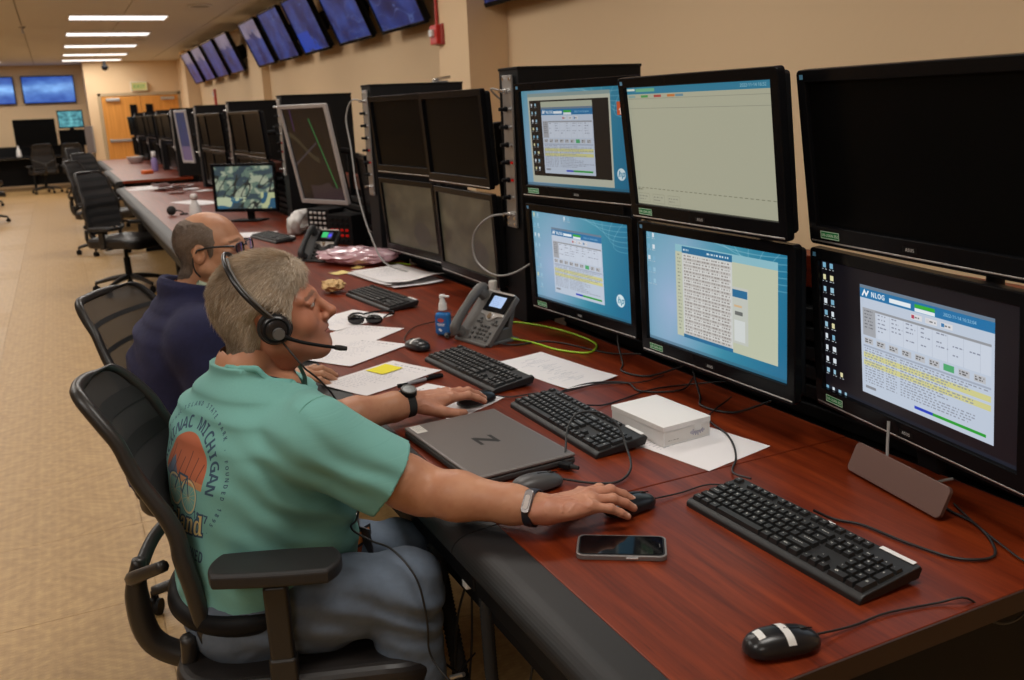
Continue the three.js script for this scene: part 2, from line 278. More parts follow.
// ---------------------------------------------------------------- screen pictures
const lineText = (g, x, y, w, h, col, gap = 0.35) => { g.fillStyle = col; let p = x; while (p < x + w) { const l = 4 + rnd() * 14; g.fillRect(p, y, Math.min(l, x + w - p), h); p += l + 3 + rnd() * 6 * gap * 4; } };
function nlog(g, x, y, w, h, bright = 1) {
  const S = (f) => y + f * h, X = (f) => x + f * w;
  g.fillStyle = '#6d8296'; g.fillRect(x, y, w, h * 0.03);
  g.fillStyle = '#c7d3e4'; g.fillRect(x, S(0.03), w, h * 0.97);
  g.fillStyle = '#1f76ad'; g.fillRect(x, S(0.03), w, h * 0.085);
  g.strokeStyle = '#fff'; g.lineWidth = h * 0.016; g.beginPath(); g.moveTo(X(0.02), S(0.1)); g.lineTo(X(0.04), S(0.05)); g.lineTo(X(0.055), S(0.09)); g.lineTo(X(0.075), S(0.045)); g.stroke();
  g.fillStyle = '#e9f3fb'; g.font = 'bold ' + Math.round(h * 0.062) + 'px sans-serif'; g.textBaseline = 'middle'; g.fillText('NLOG', X(0.095), S(0.074));
  g.fillStyle = '#eef6fb'; g.fillRect(X(0.25), S(0.06), w * 0.17, h * 0.038); g.fillStyle = '#35b335'; g.fillRect(X(0.45), S(0.05), w * 0.15, h * 0.03); g.fillStyle = '#eef6fb'; g.fillRect(X(0.45), S(0.083), w * 0.15, h * 0.03);
  g.fillStyle = '#a9cfe8'; g.font = Math.round(h * 0.036) + 'px sans-serif'; g.fillText('2022-11-14 16:32:04', X(0.66), S(0.074));
  [['#b8435b', 0.42], ['#d8d8dc', 0.53], ['#3b7fb5', 0.64]].forEach(([c, f]) => { g.fillStyle = '#e2e2e6'; g.fillRect(X(f), S(0.14), w * 0.085, h * 0.045); g.fillStyle = c; g.fillRect(X(f) + 3, S(0.148), w * 0.022, h * 0.03); lineText(g, X(f + 0.03), S(0.158), w * 0.045, h * 0.012, '#777'); });
  g.fillStyle = '#9a9da3'; g.fillRect(X(0.02), S(0.205), w * 0.96, h * 0.02); g.fillStyle = '#a9acb2'; g.fillRect(X(0.02), S(0.205), w * 0.11, h * 0.25); g.fillStyle = '#d3dcea'; g.fillRect(X(0.13), S(0.225), w * 0.85, h * 0.23);
  for (let i = 0; i < 6; i++) lineText(g, X(0.035), S(0.225 + i * 0.03), w * 0.07, h * 0.01, '#6a6d74');
  for (let r = 0; r < 5; r++) for (let c = 0; c < 7; c++) if (rnd() < 0.8 - c * 0.03) lineText(g, X(0.15 + c * 0.115), S(0.235 + r * 0.036), w * (0.03 + rnd() * 0.06), h * 0.011, '#8d94a6');
  g.strokeStyle = '#aab4c6'; g.lineWidth = 1; for (let c = 0; c < 8; c++) { g.beginPath(); g.moveTo(X(0.14 + c * 0.11), S(0.225)); g.lineTo(X(0.14 + c * 0.11), S(0.455)); g.stroke(); }
  for (let i = 0; i < 9; i++) { g.fillStyle = i === 6 ? '#4fae72' : '#c3c5ca'; g.fillRect(X(0.03 + i * 0.105), S(0.475), w * 0.075, h * 0.055); if (i !== 6) lineText(g, X(0.036 + i * 0.105), S(0.487), w * 0.06, h * 0.011, '#555'); if (i !== 6) lineText(g, X(0.036 + i * 0.105), S(0.507), w * 0.05, h * 0.011, '#555'); }
  g.fillStyle = '#a8b2c4'; g.fillRect(X(0.02), S(0.545), w * 0.96, h * 0.016);
  for (let i = 0; i < 14; i++) { const yy = S(0.565 + i * 0.024); if ((i > 1 && i < 4) || (i > 4 && i < 7)) { g.fillStyle = '#d9d692'; g.fillRect(X(0.02), yy, w * 0.96, h * 0.024); } lineText(g, X(0.03), yy + h * 0.006, w * 0.16, h * 0.01, '#9299a8'); lineText(g, X(0.21), yy + h * 0.006, w * 0.09, h * 0.01, '#9299a8'); lineText(g, X(0.33), yy + h * 0.006, w * (0.25 + rnd() * 0.4), h * 0.01, '#9299a8'); }
  g.fillStyle = '#8c8f96'; g.fillRect(X(0.03), S(0.925), w * 0.09, h * 0.025); g.fillStyle = '#1d3fc4'; g.fillRect(X(0.44), S(0.935), w * 0.14, h * 0.025); g.fillStyle = '#2aa336'; g.fillRect(X(0.58), S(0.935), w * 0.37, h * 0.025);
}
function desktopBlue(g, w, h) {
  const a = g.createLinearGradient(0, 0, w, h * 0.5); a.addColorStop(0, '#5fa3b8'); a.addColorStop(0.3, '#7fa9c4'); a.addColorStop(0.62, '#3f94ad'); a.addColorStop(1, '#0d6f96'); g.fillStyle = a; g.fillRect(0, 0, w, h);
  const b = g.createRadialGradient(w * 0.2, h * 0.6, 10, w * 0.2, h * 0.6, w * 0.42); b.addColorStop(0, 'rgba(170,190,225,0.75)'); b.addColorStop(1, 'rgba(150,190,220,0)'); g.fillStyle = b; g.fillRect(0, 0, w, h);
  g.strokeStyle = 'rgba(205,232,240,0.3)'; g.lineWidth = 5; for (let i = 0; i < 6; i++) { g.beginPath(); g.moveTo(w * (0.45 + i * 0.1), 0); g.quadraticCurveTo(w * 0.7, h * (0.1 + 0.05 * i), w, h * (0.04 + i * 0.05)); g.stroke(); }
  g.fillStyle = 'rgba(60,90,110,0.45)'; g.fillRect(0, h * 0.955, w, h * 0.045);
}
const icons = (g, x, y, nx, ny, dx, dy, s) => { for (let i = 0; i < nx; i++) for (let j = 0; j < ny; j++) { g.fillStyle = ['#dfe9f0', '#9cc7dc', '#e5dfae', '#7fb4cf'][Math.floor(rnd() * 4)]; g.fillRect(x + i * dx, y + j * dy, s * (0.7 + rnd() * 0.3), s); lineText(g, x + i * dx - 4, y + j * dy + s + 5, s * 1.3, 3, '#c8d4da'); } };
function hpLogo(g, x, y, r) { g.fillStyle = '#dff1f6'; g.beginPath(); g.arc(x, y, r, 0, 7); g.fill(); g.fillStyle = '#2288ac'; g.font = 'italic bold ' + Math.round(r * 1.35) + 'px sans-serif'; g.textAlign = 'center'; g.textBaseline = 'middle'; g.fillText('hp', x, y - r * 0.05); g.textAlign = 'left'; }
const SW = 1024, SH = 600;
const scrAup = canvas(SW, SH, (g, w, h) => {
  desktopBlue(g, w, h); g.fillStyle = '#c3c6b4'; g.fillRect(w * 0.07, h * 0.05, w * 0.74, h * 0.9); g.fillStyle = '#8fa3a0'; g.fillRect(w * 0.07, h * 0.05, w * 0.74, h * 0.035);
  g.fillStyle = '#0b0d0e'; g.fillRect(w * 0.085, h * 0.12, w * 0.71, h * 0.76); icons(g, w * 0.10, h * 0.15, 2, 9, 36, 48, 16);
  g.fillStyle = '#b3b9a4'; g.fillRect(w * 0.195, h * 0.135, w * 0.465, h * 0.07); nlog(g, w * 0.195, h * 0.19, w * 0.465, h * 0.66);
  g.fillStyle = '#d65a2c'; g.fillRect(w * 0.86, h * 0.16, w * 0.08, h * 0.12); g.fillStyle = '#f3ddd0'; g.font = 'bold 46px sans-serif'; g.fillText('15', w * 0.872, h * 0.245);
  hpLogo(g, w * 0.87, h * 0.82, 34);
});
const scrAlo = canvas(SW, SH, (g, w, h) => { desktopBlue(g, w, h); icons(g, 26, 24, 2, 8, 40, 66, 22); icons(g, w * 0.36, 24, 2, 1, 40, 60, 22); nlog(g, w * 0.22, h * 0.17, w * 0.51, h * 0.7); hpLogo(g, w * 0.88, h * 0.78, 38); });
const scrBup = canvas(SW, SH, (g, w, h) => {
  g.fillStyle = '#b3b39c'; g.fillRect(0, 0, w, h); g.fillStyle = '#a4aca4'; g.fillRect(0, 0, w, 12); g.fillStyle = '#2d7f9d'; g.fillRect(0, 12, w, 34); g.fillStyle = '#d9e3d3'; g.fillRect(6, 20, 70, 10); g.fillStyle = '#6fb08a'; g.fillRect(84, 20, 150, 16); g.fillStyle = '#9fcbd8'; g.font = '20px sans-serif'; g.fillText('2022-11-14 16:32', w * 0.8, 36);
  [['#8aa6a0', 0.02], ['#4f9a54', 0.12], ['#b04a44', 0.22], ['#c77a3e', 0.32], ['#6c8f9c', 0.38]].forEach(([c, x]) => { g.fillStyle = c; g.fillRect(w * x, 52, 56, 11); });
  g.strokeStyle = '#8f9080'; g.lineWidth = 2; g.strokeRect(10, 68, w - 20, 46);
  for (let x = 20; x < w - 20; x += 34) { g.fillStyle = '#83846f'; g.fillRect(x, h * 0.84, 20, 4); } lineText(g, 20, h * 0.85, 40, 8, '#7d7e6a'); for (let i = 0; i < 3; i++) { g.strokeStyle = '#969782'; g.strokeRect(20 + i * 120, h * 0.89, 90, 44); lineText(g, 26 + i * 120, h * 0.91, 70, 5, '#86877a'); lineText(g, 26 + i * 120, h * 0.935, 50, 5, '#86877a'); }
});
const scrBlo = canvas(SW, SH, (g, w, h) => {
  desktopBlue(g, w, h); icons(g, 20, 20, 2, 5, 40, 60, 22); g.fillStyle = '#8fc2cf'; g.fillRect(w * 0.24, h * 0.09, w * 0.68, h * 0.06); g.fillStyle = '#c6cbb2'; g.fillRect(w * 0.24, h * 0.15, w * 0.68, h * 0.72);
  for (let i = 0; i < 22; i++) lineText(g, w * 0.255, h * (0.17 + i * 0.03), 24, 6, '#8b9080');
  g.fillStyle = '#d3d6d3'; g.fillRect(w * 0.29, h * 0.10, w * 0.35, h * 0.77); g.fillStyle = '#1f6f9c'; g.fillRect(w * 0.29, h * 0.10, w * 0.35, h * 0.055); g.fillRect(w * 0.29, h * 0.845, w * 0.35, h * 0.03); lineText(g, w * 0.30, h * 0.12, 40, 9, '#d3e4ec'); lineText(g, w * 0.47, h * 0.12, 150, 9, '#d3e4ec');
  for (let r = 0; r < 26; r++) { g.fillStyle = r % 2 ? '#c9c6c2' : '#dcdcd9'; g.fillRect(w * 0.30, h * (0.165 + r * 0.026), w * 0.33, h * 0.026); for (let c = 0; c < 5; c++) lineText(g, w * (0.303 + c * 0.066), h * (0.17 + r * 0.026), w * 0.055, 7, '#938d88'); }
  g.fillStyle = '#c9cdc4'; g.fillRect(w * 0.64, h * 0.34, w * 0.10, h * 0.45); g.fillStyle = '#1f6f9c'; g.fillRect(w * 0.64, h * 0.36, w * 0.095, h * 0.06); g.fillStyle = '#d9b88e'; g.fillRect(w * 0.65, h * 0.48, w * 0.05, 10); g.fillStyle = '#6b6f6c'; g.fillRect(w * 0.655, h * 0.53, w * 0.05, 18); g.fillStyle = '#dadfdd'; g.fillRect(w * 0.65, h * 0.6, w * 0.07, h * 0.17);
});
const scrClo = canvas(SW, SH, (g, w, h) => {
  g.fillStyle = '#0e0c13'; g.fillRect(0, 0, w, h); icons(g, 22, 24, 2, 9, 44, 52, 22); icons(g, 22, 24 + 9 * 52, 3, 1, 44, 52, 20); g.fillStyle = '#1b1f2b'; g.fillRect(0, h * 0.955, w, h * 0.045); icons(g, 14, h * 0.958, 4, 1, 40, 40, 18); nlog(g, w * 0.242, h * 0.13, w * 0.64, h * 0.76); });
const scrDim = [0, 1].map((k) => canvas(256, 160, (g, w, h) => {
  const im = g.createImageData(w, h); for (let y = 0; y < h; y++) for (let x = 0; x < w; x++) { const n = fbm(x / 60 + k * 9, y / 50, 3 + k, 4), o = (y * w + x) * 4, b = 66 + n * 50; im.data[o] = b; im.data[o + 1] = b * 0.9; im.data[o + 2] = b * 0.68; im.data[o + 3] = 255; } g.putImageData(im, 0, 0);
  g.fillStyle = 'rgba(38,36,32,0.8)'; if (!k) { g.fillRect(w * 0.1, h * 0.35, 30, 8); g.fillRect(w * 0.1, h * 0.43, 26, 8); } g.fillStyle = 'rgba(46,42,38,0.7)'; g.beginPath(); g.ellipse(w * 0.7, h * 0.75, 40, 30, 0, 0, 7); g.fill(); }));
const noisePic = (w, h, fn) => canvas(w, h, (g) => { const im = g.createImageData(w, h); for (let y = 0; y < h; y++) for (let x = 0; x < w; x++) { const c = fn(x / w, y / h), o = (y * w + x) * 4; im.data[o] = c[0]; im.data[o + 1] = c[1]; im.data[o + 2] = c[2]; im.data[o + 3] = 255; } g.putImageData(im, 0, 0); });
const scrG = noisePic(320, 220, (u, v) => {
  const n = fbm(u * 4, v * 4.5, 1, 4), m = noise.noise(u * 13, v * 4, 8), t = Math.abs(noise.noise(u * 6 + v * 3, v * 2, 5));
  if (v > 0.72 && u + v < 1.25 + n * 0.6) return n > -0.05 ? [196, 206, 170] : [48, 104, 132];
  if (v > 0.62 && u > 0.75) return m > 0 ? [190, 198, 150] : [44, 92, 120];
  if (t < 0.06 && v > 0.2) return [40, 46, 44]; if (n + m * 0.25 > 0.10) return [168, 176, 152]; if (n > -0.06) return [104, 126, 112]; return [58, 76, 84];
});
const tvPics = [0, 1, 2, 3, 4].map((k) => noisePic(256, 144, (u, v) => {
  const n = fbm(u * 3 + k * 11, v * 2.4 + k * 3, k, 5), r = Math.abs(noise.noise(u * 4 + k, v * 5, k * 7.3)), s = 1;
  let c = [28 + n * 40, 44 + n * 60, 104 + n * 90]; if (k % 2 && v < 0.35 + n * 0.3) c = [118 + n * 60, 108 + n * 60, 128 + n * 60]; if (r < 0.02) c = [70, 88, 140]; if (k === 2 && v > 0.62 && u < 0.55 + n) c = [24, 62, 160];
  return c.map((q) => Math.max(0, Math.min(255, q * s)));
}));
const glow = (tex, k = 1, rough = 0.38) => new THREE.MeshStandardMaterial({ color: lin(0.008, 0.008, 0.009), emissive: 0xffffff, emissiveMap: tex, emissiveIntensity: k, roughness: rough });
M.off = phys(lin(0.004, 0.004, 0.004), 0.26, { specularIntensity: 0.06 });

// ---------------------------------------------------------------- monitors
const stickerTex = canvas(128, 40, (g, w, h) => { g.fillStyle = '#0f8a45'; g.fillRect(0, 0, w, h); g.strokeStyle = '#d9efe0'; g.lineWidth = 4; g.strokeRect(3, 3, w - 6, h - 6); g.fillStyle = '#e9f6ee'; g.font = 'bold 22px sans-serif'; g.textAlign = 'center'; g.textBaseline = 'middle'; g.fillText('UR-LOAN-252', w / 2, h / 2 + 1, w - 16); });
const logoTex = canvas(128, 40, (g, w, h) => { g.fillStyle = '#141415'; g.fillRect(0, 0, w, h); g.fillStyle = '#c4c4c4'; g.font = 'bold 32px sans-serif'; g.textAlign = 'center'; g.textBaseline = 'middle'; g.fillText('ASUS', w / 2, h / 2); });
M.sticker = phys(lin(1, 1, 1), 0.6, { map: stickerTex, specularIntensity: 0.2 }); M.logo = phys(lin(1, 1, 1), 0.4, { map: logoTex, specularIntensity: 0.16 });
const frameGeo = (w, h, b, bb, depth, r) => { const s = rrect(w, h, r); const o = new THREE.Path(), a = -w / 2 + b, c = w / 2 - b, d = -h / 2 + bb, e = h / 2 - b; o.moveTo(a, d); o.lineTo(a, e); o.lineTo(c, e); o.lineTo(c, d); o.closePath(); s.holes.push(o); return extrude(s, depth, 0.002, 2); };
function uvPlane(w, h) { return new THREE.PlaneGeometry(w, h); }
function monitor(name, label, o) {
  const { p, yaw = 0, tilt = 0, w = 0.56, h = 0.345, b = 0.02, bb = 0.036, scr = M.off, bezel = M.gloss, group, strip = true, tags = true, arm = true, light = 0, stand = false } = o;
  const t = thing(name, label, 'monitor', p, 0, group); t.rotation.set(tilt * R, (yaw - 90) * R, 0, 'YXZ');
  part('bezel', at(frameGeo(w - 0.004, h - 0.004, b, bb, 0.016, 0.008), [0, 0, -0.004]), bezel, t);
  part('screen', at(uvPlane(w - 2 * b + 0.004, h - b - bb + 0.004), [0, (bb - b) / 2, 0.0045]), scr, t);
  part('housing', merge([at(rb(w - 0.02, h - 0.02, 0.03, 0.01), [0, 0, -0.017]), at(rb(w * 0.6, h * 0.6, 0.03, 0.012), [0, 0, -0.042])]), M.black, t);
  if (strip) part('chin_strip', at(rb(w - 0.012, 0.004, 0.004, 0.0015), [0, -h / 2 + 0.008, 0.0125]), M.silver, t);
  if (tags) {
    part('label_sticker', at(uvPlane(0.056, 0.016), [-w / 2 + 0.064, -h / 2 + 0.0225, 0.0147]), M.sticker, t);
    part('logo', at(uvPlane(0.036, 0.011), [0, -h / 2 + 0.022, 0.0147]), M.logo, t);
    part('corner_sticker', at(uvPlane(0.011, 0.009), [-w / 2 + 0.016, h / 2 - 0.013, 0.0147]), std(lin(0.12, 0.35, 0.6), 0.4), t);
  }
  if (arm) part('mount_arm', merge([at(rb(0.1, 0.1, 0.012, 0.003), [0, 0, -0.062]), at(cyl(0.018, 0.018, 0.11, 14), [0, 0, -0.115], [Math.PI / 2, 0, 0]), at(rb(0.05, 0.12, 0.03, 0.004), [0, -0.02, -0.165])]), M.black, t);
  if (o.reach) { t.updateMatrixWorld(); const w = t.worldToLocal(V(o.reach[0], 1.0, o.reach[1])), w2 = t.worldToLocal(V(o.reach[0], 1.25, o.reach[1])); part('swing_arm', merge([tube([[0, 0, -0.06], [0, 0, -0.12], w2.toArray()], 0.016, 24, 8), tube([w2.toArray(), w.toArray()], 0.016, 8, 8)]), M.black, t); }
  if (arm && p[1] > 1.2 && !o.reach) part('mount_post', at(cyl(0.016, 0.016, p[1] - 0.84, 14), [0, -(p[1] - 0.84) / 2 + 0.04, -0.178]), M.black, t);
  if (light) { const L = new THREE.RectAreaLight(o.lc || 0x9fc8dc, light, w - 2 * b, h - b - bb); L.name = 'screen_light'; L.position.set(0, 0, 0.02); L.rotation.y = Math.PI; t.add(L); }
  return t;
}
monitor('desktop_monitor', 'upper monitor with a log window on a blue desktop, beside the knob rack', { p: [1.345, 1.366, -2.35], yaw: 8, tilt: 3, scr: glow(scrAup, 0.62), light: 0.10 });
monitor('desktop_monitor', 'lower monitor with a small log window on a blue desktop and round logo', { p: [1.36, 1.0, -2.37], yaw: 4, tilt: 2.5, scr: glow(scrAlo, 0.82), light: 0.12 });
monitor('desktop_monitor', 'upper monitor showing a plain pale beige window', { p: [1.285, 1.358, -1.70], yaw: 0.5, tilt: 6.8, scr: glow(scrBup, 0.74), light: 0.12, lc: 0xc9c8ae });
monitor('desktop_monitor', 'lower monitor showing a long table of rows in front of a cream window', { p: [1.33, 1.006, -1.70], yaw: 1, tilt: 2.3, scr: glow(scrBlo, 0.84), light: 0.14 });
monitor('desktop_monitor', 'switched-off black monitor at the upper right edge', { p: [1.325, 1.35, -1.155], yaw: -6, tilt: 8.5 });
const cLow = monitor('desktop_monitor', 'lower right monitor with a log window on a black desktop, on a grey foot plate', { p: [1.363, 0.997, -1.161], yaw: -8.4, tilt: 5.5, scr: glow(scrClo, 0.85), light: 0.05 });
part('foot_plate', at(extrude(rrect(0.25, 0.058, 0.01), 0.006, 0.001), [0.026, -0.222, 0.055], [-0.5, 0, 0]), std(lin(0.15, 0.082, 0.068), 0.4, 0.3), cLow);
part('stand_neck', at(rb(0.06, 0.2, 0.02, 0.006), [0, -0.14, -0.035], [0.1, 0, 0]), M.black, cLow);
monitor('desktop_monitor', 'dark upper monitor beside the gap to the lit screens, right of a pair', { p: [1.335, 1.362, -3.235], yaw: 1.5, tilt: 3.9, tags: false });
monitor('desktop_monitor', 'dark upper monitor beside the knob rack, left of a pair', { p: [1.36, 1.365, -3.93], yaw: 5, tilt: 4.5, tags: false });
monitor('desktop_monitor', 'dim olive lower monitor right of a pair, behind the white bottle', { p: [1.35, 1.006, -3.20], yaw: 0, tilt: 2.9, scr: glow(scrDim[1], 0.72), tags: false });
monitor('desktop_monitor', 'dim olive lower monitor left of a pair, above the stack of papers', { p: [1.372, 1.004, -3.89], yaw: 5.5, tilt: 3.9, scr: glow(scrDim[0], 0.72), tags: false });
M.pale = std(lin(0.42, 0.40, 0.40), 0.4);
const portraitPic = noisePic(160, 220, (u, v) => {
  const n = fbm(u * 3, v * 4, 6, 4); let c = [11 + n * 12, 9 + n * 9, 11 + n * 10]; const d = u - (0.52 + 0.38 * v); if (Math.abs(d) < 0.013 && v > 0.12) c = [30, 96, 50]; if (Math.abs(u - 0.18) < 0.014 && v < 0.25) c = [40, 20, 56];
  if (Math.abs(v - 0.42 + 0.14 * Math.cos(u * 5)) < 0.03 && u < 0.6) c = [44, 40, 30]; if (Math.abs(v - 0.62 + u * 0.4) < 0.012 && u < 0.62) c = [46, 43, 48]; if (v > 0.86 + n * 0.2 && u > 0.25) c = [40, 32, 36]; return c.map((q) => Math.max(0, q)); });
const farPortrait = noisePic(96, 160, (u, v) => v < 0.7 ? [30 + v * 20, 52, 92 + noise.noise(u * 5, v * 5, 1) * 20] : [104, 86, 116]);
monitor('portrait_monitor', 'silver-framed portrait monitor with a green line on its dark picture', { p: [1.30, 1.245, -5.24], yaw: 24, tilt: 11, w: 0.42, h: 0.565, b: 0.016, bb: 0.02, bezel: M.pale, scr: glow(portraitPic, 0.9, 0.2), strip: false, tags: false, reach: [1.52, -5.3] });
monitor('portrait_monitor', 'distant silver-framed portrait monitor with a blue and violet picture', { p: [1.31, 1.27, -11.1], yaw: 14, tilt: 4, w: 0.34, h: 0.58, b: 0.022, bb: 0.022, bezel: M.pale, scr: glow(farPortrait, 0.7), strip: false, tags: false, reach: [1.52, -11.2] });
monitor('desktop_monitor', 'black monitor seen almost edge-on behind the silver-framed portrait monitor', { p: [1.43, 1.05, -4.70], yaw: -9, tilt: 6, w: 0.36, h: 0.42, tags: false, arm: false });
// far dark monitors
[[-7.17, 'dark upper monitor left of the silver-framed portrait monitor'], [-7.74, 'dark upper monitor two places left of the silver-framed portrait monitor'], [-9.08, 'dark upper monitor between the third and fourth knob racks, right of a pair'], [-9.68, 'dark upper monitor between the third and fourth knob racks, left of a pair'],
  [-13.2, 'far dark monitor nearest the gap between the desks'], [-13.8, 'second far dark monitor beyond the gap between the desks'], [-15.3, 'third far dark monitor beyond the gap between the desks'], [-15.9, 'fourth far dark monitor beyond the gap between the desks'], [-17.3, 'fifth far dark monitor, towards the double door'], [-17.9, 'far dark monitor in front of the double door, second from the end'], [-19.3, 'last far dark monitor in front of the double door']].forEach(([z, label], i) => {
  monitor('desktop_monitor', label, { p: [1.345, z < -12 ? 1.36 : 1.335, z], yaw: 3 + (i % 3) * 2, tilt: 4, tags: false, w: 0.54 });
  if (z > -10 || i % 2 === 0) monitor('desktop_monitor', label.replace('upper', 'lower').replace(/^(far|second|third|fourth|fifth|last)/, 'lower one under the $1'), { p: [1.37, 0.985, z], yaw: 4, tilt: 2, tags: false, w: 0.54 });
});
{
  const m = monitor('desktop_monitor', 'monitor with a green and blue landscape picture turned towards the aisle', { p: [1.165, 0.978, -6.785], yaw: 50.6, tilt: -2, w: 0.50, h: 0.34, b: 0.016, bb: 0.02, scr: glow(scrG, 0.7), arm: false, tags: false, strip: false, light: 0.08 });
  part('stand_neck', at(rb(0.05, 0.14, 0.03, 0.006), [0, -0.165, -0.05]), M.black, m); part('stand_base', at(rb(0.22, 0.012, 0.16, 0.005), [0, -0.231, -0.03]), M.black, m);
}
// ---------------------------------------------------------------- knob racks
const rackHeads = [[0, 'tall black rack with silver knob strip beside the lit blue monitors'], [0, 'tall black rack with silver knob strip left of the dim olive monitors'], [0, 'black rack with knob strip left of the silver-framed portrait monitor'], [0, 'black rack with knob strip, third from the lit monitors, above the landscape screen'], [0, 'black rack with knob strip next to the distant silver portrait monitor'], [0, 'far black rack at the start of the distant desks'], [0, 'far black rack, second along the distant desks'], [0, 'far black rack, third along the distant desks'], [0, 'far black rack nearest the double door']];
rackHeads.forEach((r, i) => { r[0] = RACKZ[i]; });
const knobGeo = merge([at(cyl(0.009, 0.009, 0.006, 12), [-0.003, 0, 0], [0, 0, Math.PI / 2]), at(cyl(0.006, 0.0065, 0.022, 12), [-0.016, 0, 0], [0, 0, Math.PI / 2])]);
const lineGeo = rb(0.003, 0.006, 0.012, 0.001);
const knobCap = std(lin(0.6, 0.6, 0.6), 0.3, 0.6), ledRed = new THREE.MeshStandardMaterial({ color: 0x400000, emissive: 0xff1a08, emissiveIntensity: 0.25 });
rackHeads.forEach(([z, label], i) => {
  const t = thing('knob_rack', label, 'rack', [1.37, 0, z], 0);
  part('cabinet', at(rb(0.475, 0.846, 0.145, 0.004), [0.2425, 1.165, 0]), M.black, t);
  part('cap', at(rb(0.48, 0.010, 0.15, 0.003), [0.2425, 1.590, 0]), M.blackRough, t);
  part('foot', at(rb(0.30, 0.735, 0.10, 0.003), [0.375, 0.3675, 0]), M.black, t);
  const st = part('knob_strip', at(rb(0.008, 0.50, 0.070, 0.002), [-0.004, 1.32, 0.012]), M.steel, t);
  for (let k = 0; k < 8; k++) {
    const kn = part('knob', knobGeo, k === 0 || k === 7 ? M.chrome : M.black, st, [-0.009, 1.52 - k * 0.058, 0.006]);
    if (k > 0 && k < 7) { kn.rotation.x = rr(-1, 1); }
    if (i < 3) part('jack', at(cyl(0.0045, 0.0045, 0.008, 10), [0, 0, 0], [0, 0, Math.PI / 2]), k === 4 || k === 5 ? ledRed : knobCap, st, [-0.010, 1.52 - k * 0.058, 0.033]);
  }
  for (const dy of [0.245, -0.225, -0.245]) for (const dz of [-0.013, 0.036]) part('screw', at(cyl(0.005, 0.005, 0.004, 10), [0, 0, 0], [0, 0, Math.PI / 2]), M.chrome, st, [-0.009, 1.32 + dy * 0.97, dz]);
});
{
  const b = thing('rack_handle', 'small chrome clip on the top of the second rack', 'clip', [1.76, 1.595, -4.43]);
  part('plate', at(rb(0.07, 0.008, 0.05, 0.003), [0, 0.004, 0]), M.steel, b); part('lever', at(rb(0.09, 0.012, 0.03, 0.004), [0.01, 0.02, 0], [0, 0, 0.12]), M.chrome, b); part('pin', at(cyl(0.006, 0.006, 0.05, 10), [-0.02, 0.013, 0], [Math.PI / 2, 0, 0]), M.steel, b);
}
// ---------------------------------------------------------------- wall screens
const tvNames = ['fifth wall screen counted from the column with the red alarm', 'fourth wall screen counted from the column with the red alarm', 'third wall screen counted from the column with the red alarm, bright blue corner', 'second wall screen left of the column with the red alarm', 'first and largest wall screen left of the red alarm column'];
const tvz = [-13.0, -11.66, -10.32, -8.88, -7.53, -5.4, -15.15, -16.55, -17.95, -19.4, -4.06, -2.72];
const tvLab = [...tvNames, 'wall screen cut by the top edge, right of the red alarm column', 'nearest wall screen of the far group beyond the second column', 'second wall screen of the far group beyond the second column', 'third wall screen of the far group beyond the second column', 'last wall screen of the far group beyond the second column', 'wall screen above the lit monitors, its shadow showing on the wall', 'wall screen above the table monitor, its shadow showing on the wall'];
tvz.forEach((z, i) => {
  const t = thing('wall_screen', tvLab[i], 'television', [2.595, 2.395, z], 0); t.rotation.set(23 * R, -90 * R, 0, 'YXZ');
  part('bezel', at(frameGeo(1.07, 0.615, 0.02, 0.024, 0.03, 0.006), [0, 0, -0.01]), M.gloss, t);
  part('screen', at(uvPlane(1.034, 0.575), [0, 0.002, 0.012]), glow(tvPics[[3, 0, 2, 4, 1, 0, 1, 0, 3, 1, 4, 0][i]], 0.85), t);
  part('housing', merge([at(rb(1.04, 0.59, 0.04, 0.012), [0, 0, -0.025]), at(rb(0.6, 0.35, 0.03, 0.01), [0, 0, -0.055])]), M.black, t);
  part('wall_bracket', merge([at(rb(0.3, 0.3, 0.02, 0.004), [0, 0, -0.08]), at(rb(0.05, 0.2, 0.26, 0.004), [0, -0.05, -0.12])]), M.black, t);
});
{
  const t = thing('fire_alarm', 'red fire alarm strobe with conduit on the wall column', 'alarm', [2.555, 1.972, -6.40]);
  part('body', rb(0.05, 0.13, 0.13, 0.008), std(lin(0.55, 0.02, 0.015), 0.4), t, [-0.02, 0, 0]);
  part('strobe', rb(0.03, 0.05, 0.05, 0.008), M.white, t, [-0.055, 0.01, 0.0]);
  part('back_box', rb(0.03, 0.14, 0.14, 0.004), std(lin(0.35, 0.05, 0.04), 0.5), t, [0.0, 0, 0.03]);
  part('conduit', at(cyl(0.012, 0.012, 0.78, 12), [-0.01, 0.45, 0.0]), std(lin(0.42, 0.03, 0.02), 0.45), t);
  const f = thing('fire_extinguisher_sign', 'thin red wall strobe far along the wall behind the racks', 'alarm', [2.83, 1.72, -18.6]);
  part('body', rb(0.04, 0.5, 0.1, 0.006), std(lin(0.5, 0.05, 0.04), 0.5), f); part('lens', rb(0.03, 0.08, 0.06, 0.006), M.white, f, [-0.03, 0.16, 0]);
}
